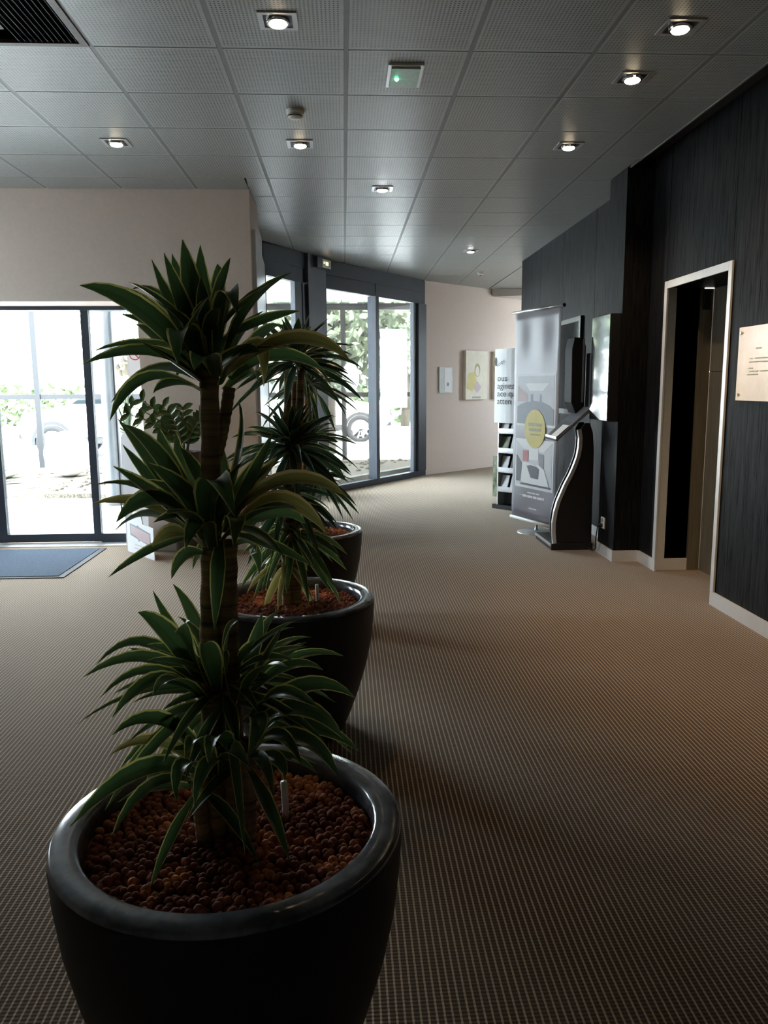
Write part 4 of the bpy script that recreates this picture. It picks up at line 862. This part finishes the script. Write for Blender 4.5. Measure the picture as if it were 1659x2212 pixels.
for i in range(900):
    x = rs.uniform(-7.3, 1.2); y = rs.uniform(9.7, 14.1)
    if x > -1.2 and (y-10.9) < (x+.55)*1.42+.25: continue
    if x <= -1.2 and y < 10.95: continue
    if any(math.hypot(x-a, y-b) < c for a, b, c in ((-5.15, 11.75, .75), (-.40, 12.6, .55), (-5.30, 12.6, .45), (-4.35, 12.75, .45), (-3.55, 13.3, .3))): continue
    gs.ball((x, y, (.10 if x > -.6 and y > 11 else .02)+.005), rs.uniform(.015, .045), 5, 4, (1, 1, .6))
tag(gs.build('gravel_stones', 'gravel'), 'loose pale stones scattered over the gravel bed', 'gravel', None, 'stuff')

# porch
po = thing('porch', (0, 14.35, 0), 'dark metal porch frame with white slatted canopy outside the windows', 'porch')
for x in (-9.8, -5.35, 0.0, 4.6): MB().box(x-.045, x+.045, 14.31, 14.40, -.045, 2.72).build('post', 'post', po)
MB().box(-10, 5.2, 14.30, 14.41, 2.72, 2.83).build('beam', 'post', po); MB().box(-9.75, 4.6, 14.335, 14.375, 1.21, 1.29).build('rail', 'post', po)
sl = None; x = -3.0
while x < 4.6:
    y0 = 7.62 if x < -1.05 else (9.18+(x+.13+.88)*1.95+.30 if x < -.40 else (10.4+(x+.13+.25)*1.413+.32 if x < 1.2 else 12.52+(x+.13-1.25)*.911+.40))
    if 14.28-y0 > .15: MB().box(x, x+.115, y0, 14.29, 2.85, 2.88).build('canopy_slat', 'slat', po)
    x += .13
MB().box(-3.0, 4.6, 14.0, 14.3, 2.885, 2.95).build('canopy_edge', 'slat', po)
tag(MB().lathe([(.115, -.045), (.11, .05), (.085, 2.2), (.08, 4.6), (0, 4.62)], (-2.87, 10.0, 0), 24).build('steel_column', 'steel', smooth=True), 'tapered silver steel column outside the side light', 'column')
ss = thing('sign_stand', (-2.58, 9.2, 0), 'thin pole stand on a round foot outside the entrance', 'stand')
MB().lathe([(.20, -.045), (.195, -.02), (.03, -.01), (.012, .02)], (-2.58, 9.2, 0), 28).build('round_foot', 'alu', ss); MB().tube([(-2.58, 9.2, -.02), (-2.58, 9.2, 1.75)], .010, 10).build('pole', 'blackmatt', ss); MB().ball((-2.58, 9.2, 1.77), .03, 12, 8).build('knob', 'black', ss, smooth=True)
for (x, y, r), lab in (((-5.30, 12.6, .36), 'white globe garden lamp left of the porch post'), ((-4.35, 12.75, .36), 'white globe garden lamp in front of the car wheel')):
    t = thing('globe_lamp', (x, y, 0), lab, 'garden lamp', 'white globe garden lamps')
    MB().ball((x, y, r+.02), r, 32, 18).build('globe', 'globe', t, smooth=True); MB().lathe([(.12, .015), (.11, .05), (.09, .08)], (x, y, 0), 20).build('foot', 'blackmatt', t)

def spiky(name, loc, n, ln, label, trunk=0, seed=1, w=.03):
    t = thing(name, loc, label, 'plant'); r = random.Random(seed)
    if trunk: MB().tube([(loc[0], loc[1], loc[2]-.03), (loc[0], loc[1], loc[2]+trunk*.5), (loc[0]+.03, loc[1], loc[2]+trunk)], [.11, .10, .09], 12).build('trunk', 'trunk', t, smooth=True)
    for i in range(n):
        az = i*2.4+r.uniform(-.2, .2); e = r.uniform(-.1, 1.45); l = ln*r.uniform(.7, 1.1); b = Vector((loc[0], loc[1], loc[2]+trunk))
        d = Vector((cos(az)*cos(e), sin(az)*cos(e), sin(e))); tip = b+d*l-Vector((0, 0, .12*l*cos(e)))
        if tip.z < loc[2]+.02: tip.z = loc[2]+.02
        leaf_mesh(b, b+d*l*.5, tip, w, (loc[0], loc[1]), .2, 3).build('blade', 'grassy', t)
spiky('yucca', (-3.55, 13.3, .02), 70, .75, 'spiky yucca on a short trunk outside the side light', .62, 2)
spiky('agave', (-5.15, 11.75, .02), 34, .55, 'low spiky agave beside the left globe lamp', 0, 3, .05)
spiky('grass_tuft', (-.40, 12.6, .10), 26, .42, 'small grass tuft on the gravel outside the tall window', 0, 5, .02)

def tree(loc, h, cr, label, seed, mat='foliage', n=1500):
    t = thing('tree', loc, label, 'tree'); r = random.Random(seed); x, y, z = loc
    q = MB(); q.tube([(x, y, z), (x+.05, y, z+h*.3), (x-.05, y, z+h*.55)], [.17, .13, .09], 10)
    q.tube([(x+.04, y, z+h*.28), (x+.5, y, z+h*.45), (x+.8, y+.1, z+h*.6)], [.09, .07, .04], 8); q.tube([(x+.03, y, z+h*.3), (x-.45, y, z+h*.46), (x-.75, y-.1, z+h*.62)], [.09, .07, .04], 8)
    q.build('trunk', 'trunk', t, smooth=True)
    f = MB()
    for i in range(n):
        a, b = r.uniform(0, 2*pi), math.acos(r.uniform(-1, 1)); rr = r.random()**.4; lump = 1+.25*sin(3*a+seed)*sin(2*b)
        c = Vector((x+cr*rr*lump*sin(b)*cos(a), y+cr*rr*lump*sin(b)*sin(a), z+h*.70+cr*.75*rr*lump*cos(b)))
        u = Vector((r.gauss(0, 1), r.gauss(0, 1), r.gauss(0, 1))).normalized()*r.uniform(.08, .16); v = u.cross(Vector((r.gauss(0, 1), r.gauss(0, 1), r.gauss(0, 1)))).normalized()*r.uniform(.05, .10)
        k = len(f.v); f.v += [tuple(c-u), tuple(c+v), tuple(c+u), tuple(c-v)]; f.f.append((k, k+1, k+2, k+3))
    f.build('crown', mat, t)
tree((-.35, 17.2, -.045), 3.9, 1.75, 'small branching tree outside the left pane of the tall window', 3, n=4200)
tree((-7.2, 27, -.045), 5.5, 2.6, 'leafy tree far beyond the parked car on the left', 4)
tree((2.2, 29, -.045), 5.2, 2.3, 'leafy tree far beyond the right pane of the tall window', 6)
tree((-2.6, 36, -.045), 6, 2.6, 'leafy tree far behind the porch between the windows', 8)
hd = MB(); rh = random.Random(12)
for i in range(5200):
    c = Vector((rh.uniform(-28, 16), rh.uniform(31.2, 32.4), rh.uniform(0, 1.5))); u = Vector((rh.gauss(0, 1), rh.gauss(0, 1), rh.gauss(0, 1))).normalized()*.18; v = u.cross(Vector((rh.gauss(0, 1), rh.gauss(0, 1), rh.gauss(0, 1)))).normalized()*.12
    k = len(hd.v); hd.v += [tuple(c-u), tuple(c+v), tuple(c+u), tuple(c-v)]; hd.f.append((k, k+1, k+2, k+3))
tag(hd.build('hedge', 'foliage2'), 'long green hedge at the far side of the parking road', 'hedge', None, 'stuff')
bs = MB(); rb = random.Random(15)
for i in range(900):
    c = Vector((rb.gauss(2.05, .22), rb.gauss(15.6, .22), rb.uniform(-.04, 1.15))); u = Vector((rb.gauss(0, 1), rb.gauss(0, 1), rb.gauss(0, 1))).normalized()*.07; v = u.cross(Vector((rb.gauss(0, 1), rb.gauss(0, 1), rb.gauss(0, 1)))).normalized()*.045
    k = len(bs.v); bs.v += [tuple(c-u), tuple(c+v), tuple(c+u), tuple(c-v)]; bs.f.append((k, k+1, k+2, k+3))
sh = thing('shrub', (2.05, 15.6, -.045), 'narrow green shrub seen at the right edge of the tall window', 'shrub'); bs.build('foliage', 'foliage2', sh); MB().tube([(2.05, 15.6, -.045), (2.05, 15.6, .8)], [.03, .02], 8).build('stem', 'trunk', sh)

def car(loc, rot, label):
    """sport utility car built about the origin: length along x, then turned"""
    t = thing('parked_car', loc, label, 'car', 'white parked cars'); t.rotation_euler = (0, 0, rot)
    ORG[t.as_pointer()] = Vector((0, 0, 0))
    st = [(-2.20, .50, .62, .60, .95), (-2.05, .38, .80, .86, 1.02), (-1.5, .30, .88, .90, 1.05), (-.9, .28, .90, .92, 1.06), (0, .28, .90, .92, 1.06), (.8, .28, .90, .92, 1.06), (1.3, .28, .90, .90, 1.02), (1.8, .32, .88, .84, .95), (2.12, .40, .78, .70, .86), (2.25, .52, .60, .52, .74)]
    b = MB()
    for x, z0, w0, w1, z1 in st:
        zm = (z0+z1)/2
        for y, zz in ((-w0*.92, z0), (-w0, z0+.10), (-max(w0, w1), zm), (-w1, z1-.06), (-w1*.86, z1), (w1*.86, z1), (w1, z1-.06), (max(w0, w1), zm), (w0, z0+.10), (w0*.92, z0)): b.v.append((x, y, zz))
    n = 10
    for i in range(len(st)-1):
        for j in range(n): b.f.append((i*n+j, (i+1)*n+j, (i+1)*n+(j+1) % n, i*n+(j+1) % n))
    b.f += [tuple(range(n)), tuple((len(st)-1)*n+j for j in range(n))[::-1]]
    b.build('body', 'carpaint', t, smooth=True)
    c = MB(); cs = [(-2.02, .78, 1.03, .70, 1.10), (-1.80, .80, 1.03, .62, 1.55), (-1.2, .82, 1.03, .62, 1.64), (-.2, .82, 1.03, .62, 1.66), (.45, .82, 1.03, .62, 1.58), (1.20, .80, 1.0, .74, 1.04)]
    for x, w0, z0, w1, z1 in cs: c.v += [(x, -w0, z0), (x, -w1, z1), (x, w1, z1), (x, w0, z0)]
    for i in range(len(cs)-1):
        for j in range(4): c.f.append((i*4+j, i*4+4+j, i*4+4+(j+1) % 4, i*4+(j+1) % 4))
    c.f += [(0, 1, 2, 3), (20, 23, 22, 21)]
    c.build('cabin', 'carpaint', t, smooth=False)
    for s in (-1, 1):
        for pts in ([(-1.72, 1.08), (-1.62, 1.48), (-.78, 1.56), (-.78, 1.08)], [(-.70, 1.08), (-.70, 1.56), (.10, 1.56), (.10, 1.08)], [(.18, 1.08), (.18, 1.55), (.42, 1.50), (1.0, 1.08)]):
            g = MB(); g.v = [(x, s*(.823-.20*(zz-1.03)/.62+.006), zz) for x, zz in pts]+[(x, s*(.823-.20*(zz-1.03)/.62-.01), zz) for x, zz in pts]
            g.f = [(0, 1, 2, 3), (7, 6, 5, 4), (0, 4, 5, 1), (1, 5, 6, 2), (2, 6, 7, 3), (3, 7, 4, 0)]; g.build('window', 'carglass', t)
        q = MB(); q.v = [(x, s*.925, zz) for x, zz in ((-1.0, .28), (.95, .28), (.95, .42), (-1.0, .42))]+[(x, s*.89, zz) for x, zz in ((-1.0, .28), (.95, .28), (.95, .42), (-1.0, .42))]
        q.f = [(0, 1, 2, 3), (7, 6, 5, 4), (0, 4, 5, 1), (1, 5, 6, 2), (2, 6, 7, 3), (3, 7, 4, 0)]; q.build('sill_cladding', 'cladding', t)
        for wx in (-1.35, 1.38):
            wh = MB(); N = 28; pr = [(.20, .80), (.33, .80), (.35, .83), (.35, .93), (.33, .955), (.25, .955), (.24, .94)]
            for r_, y in pr:
                for k in range(N): a = 2*pi*k/N; wh.v.append((wx+r_*cos(a), s*y, .305+r_*sin(a)))
            for j in range(len(pr)-1):
                for k in range(N): wh.f.append((j*N+k, j*N+(k+1) % N, (j+1)*N+(k+1) % N, (j+1)*N+k))
            wo = wh.build('wheel', 'tyre', t, smooth=True)
            rm = MB(); rm.v.append((wx, s*.945, .305))
            for k in range(10):
                a = 2*pi*k/10
                for da, r_ in ((-.16, .05), (-.10, .245), (.10, .245), (.16, .05)): rm.v.append((wx+r_*cos(a+da), s*(.945 if r_ > .1 else .95), .305+r_*sin(a+da)))
                q0 = 1+4*k; rm.f += [(q0, q0+1, q0+2, q0+3)]
            rm.build('rim_spokes', 'alu', wo)
            ar = MB(); pts = [(wx+r_*cos(a), .305+r_*sin(a)) for r_, rgn in ((.44, range(13)), (.37, range(12, -1, -1))) for a in [(-.15+(pi+.3)*k/12) for k in rgn]]
            m_ = len(pts); ar.v = [(x, s*.935, zz) for x, zz in pts]+[(x, s*.87, zz) for x, zz in pts]
            for k in range(12): ar.f += [(k, k+1, 24-k, 25-k), (m_+25-k, m_+24-k, m_+k+1, m_+k), (k, m_+k, m_+k+1, k+1)]
            ar.build('wheel_arch', 'cladding', t)
    for x, w, zz, mt_ in ((2.235, .55, .60, 'carglass'), (-2.195, .5, .85, 'red')):
        for s in (-1, 1): MB().box(x-.03, x+.03, min(s*w*.75, s*w*1.1), max(s*w*.75, s*w*1.1), zz, zz+.12).build('lamp_unit', mt_, t)
    MB().box(2.10, 2.26, -.55, .55, .36, .46).build('bumper_trim', 'cladding', t); MB().box(-2.22, -2.05, -.6, .6, .40, .55).build('bumper_trim', 'cladding', t)
    return t
car((-4.5, 17.4, -.005), pi-.08, 'white parked car seen through the entrance door')
car((-1.05, 21.6, -.005), .1, 'white parked car seen through the tall window')
struct(MB().box(-40, 40, 46, 46.5, -.1, 3.2).build('wall_outside', 'far_wall'), 'pale wall far beyond the parking')
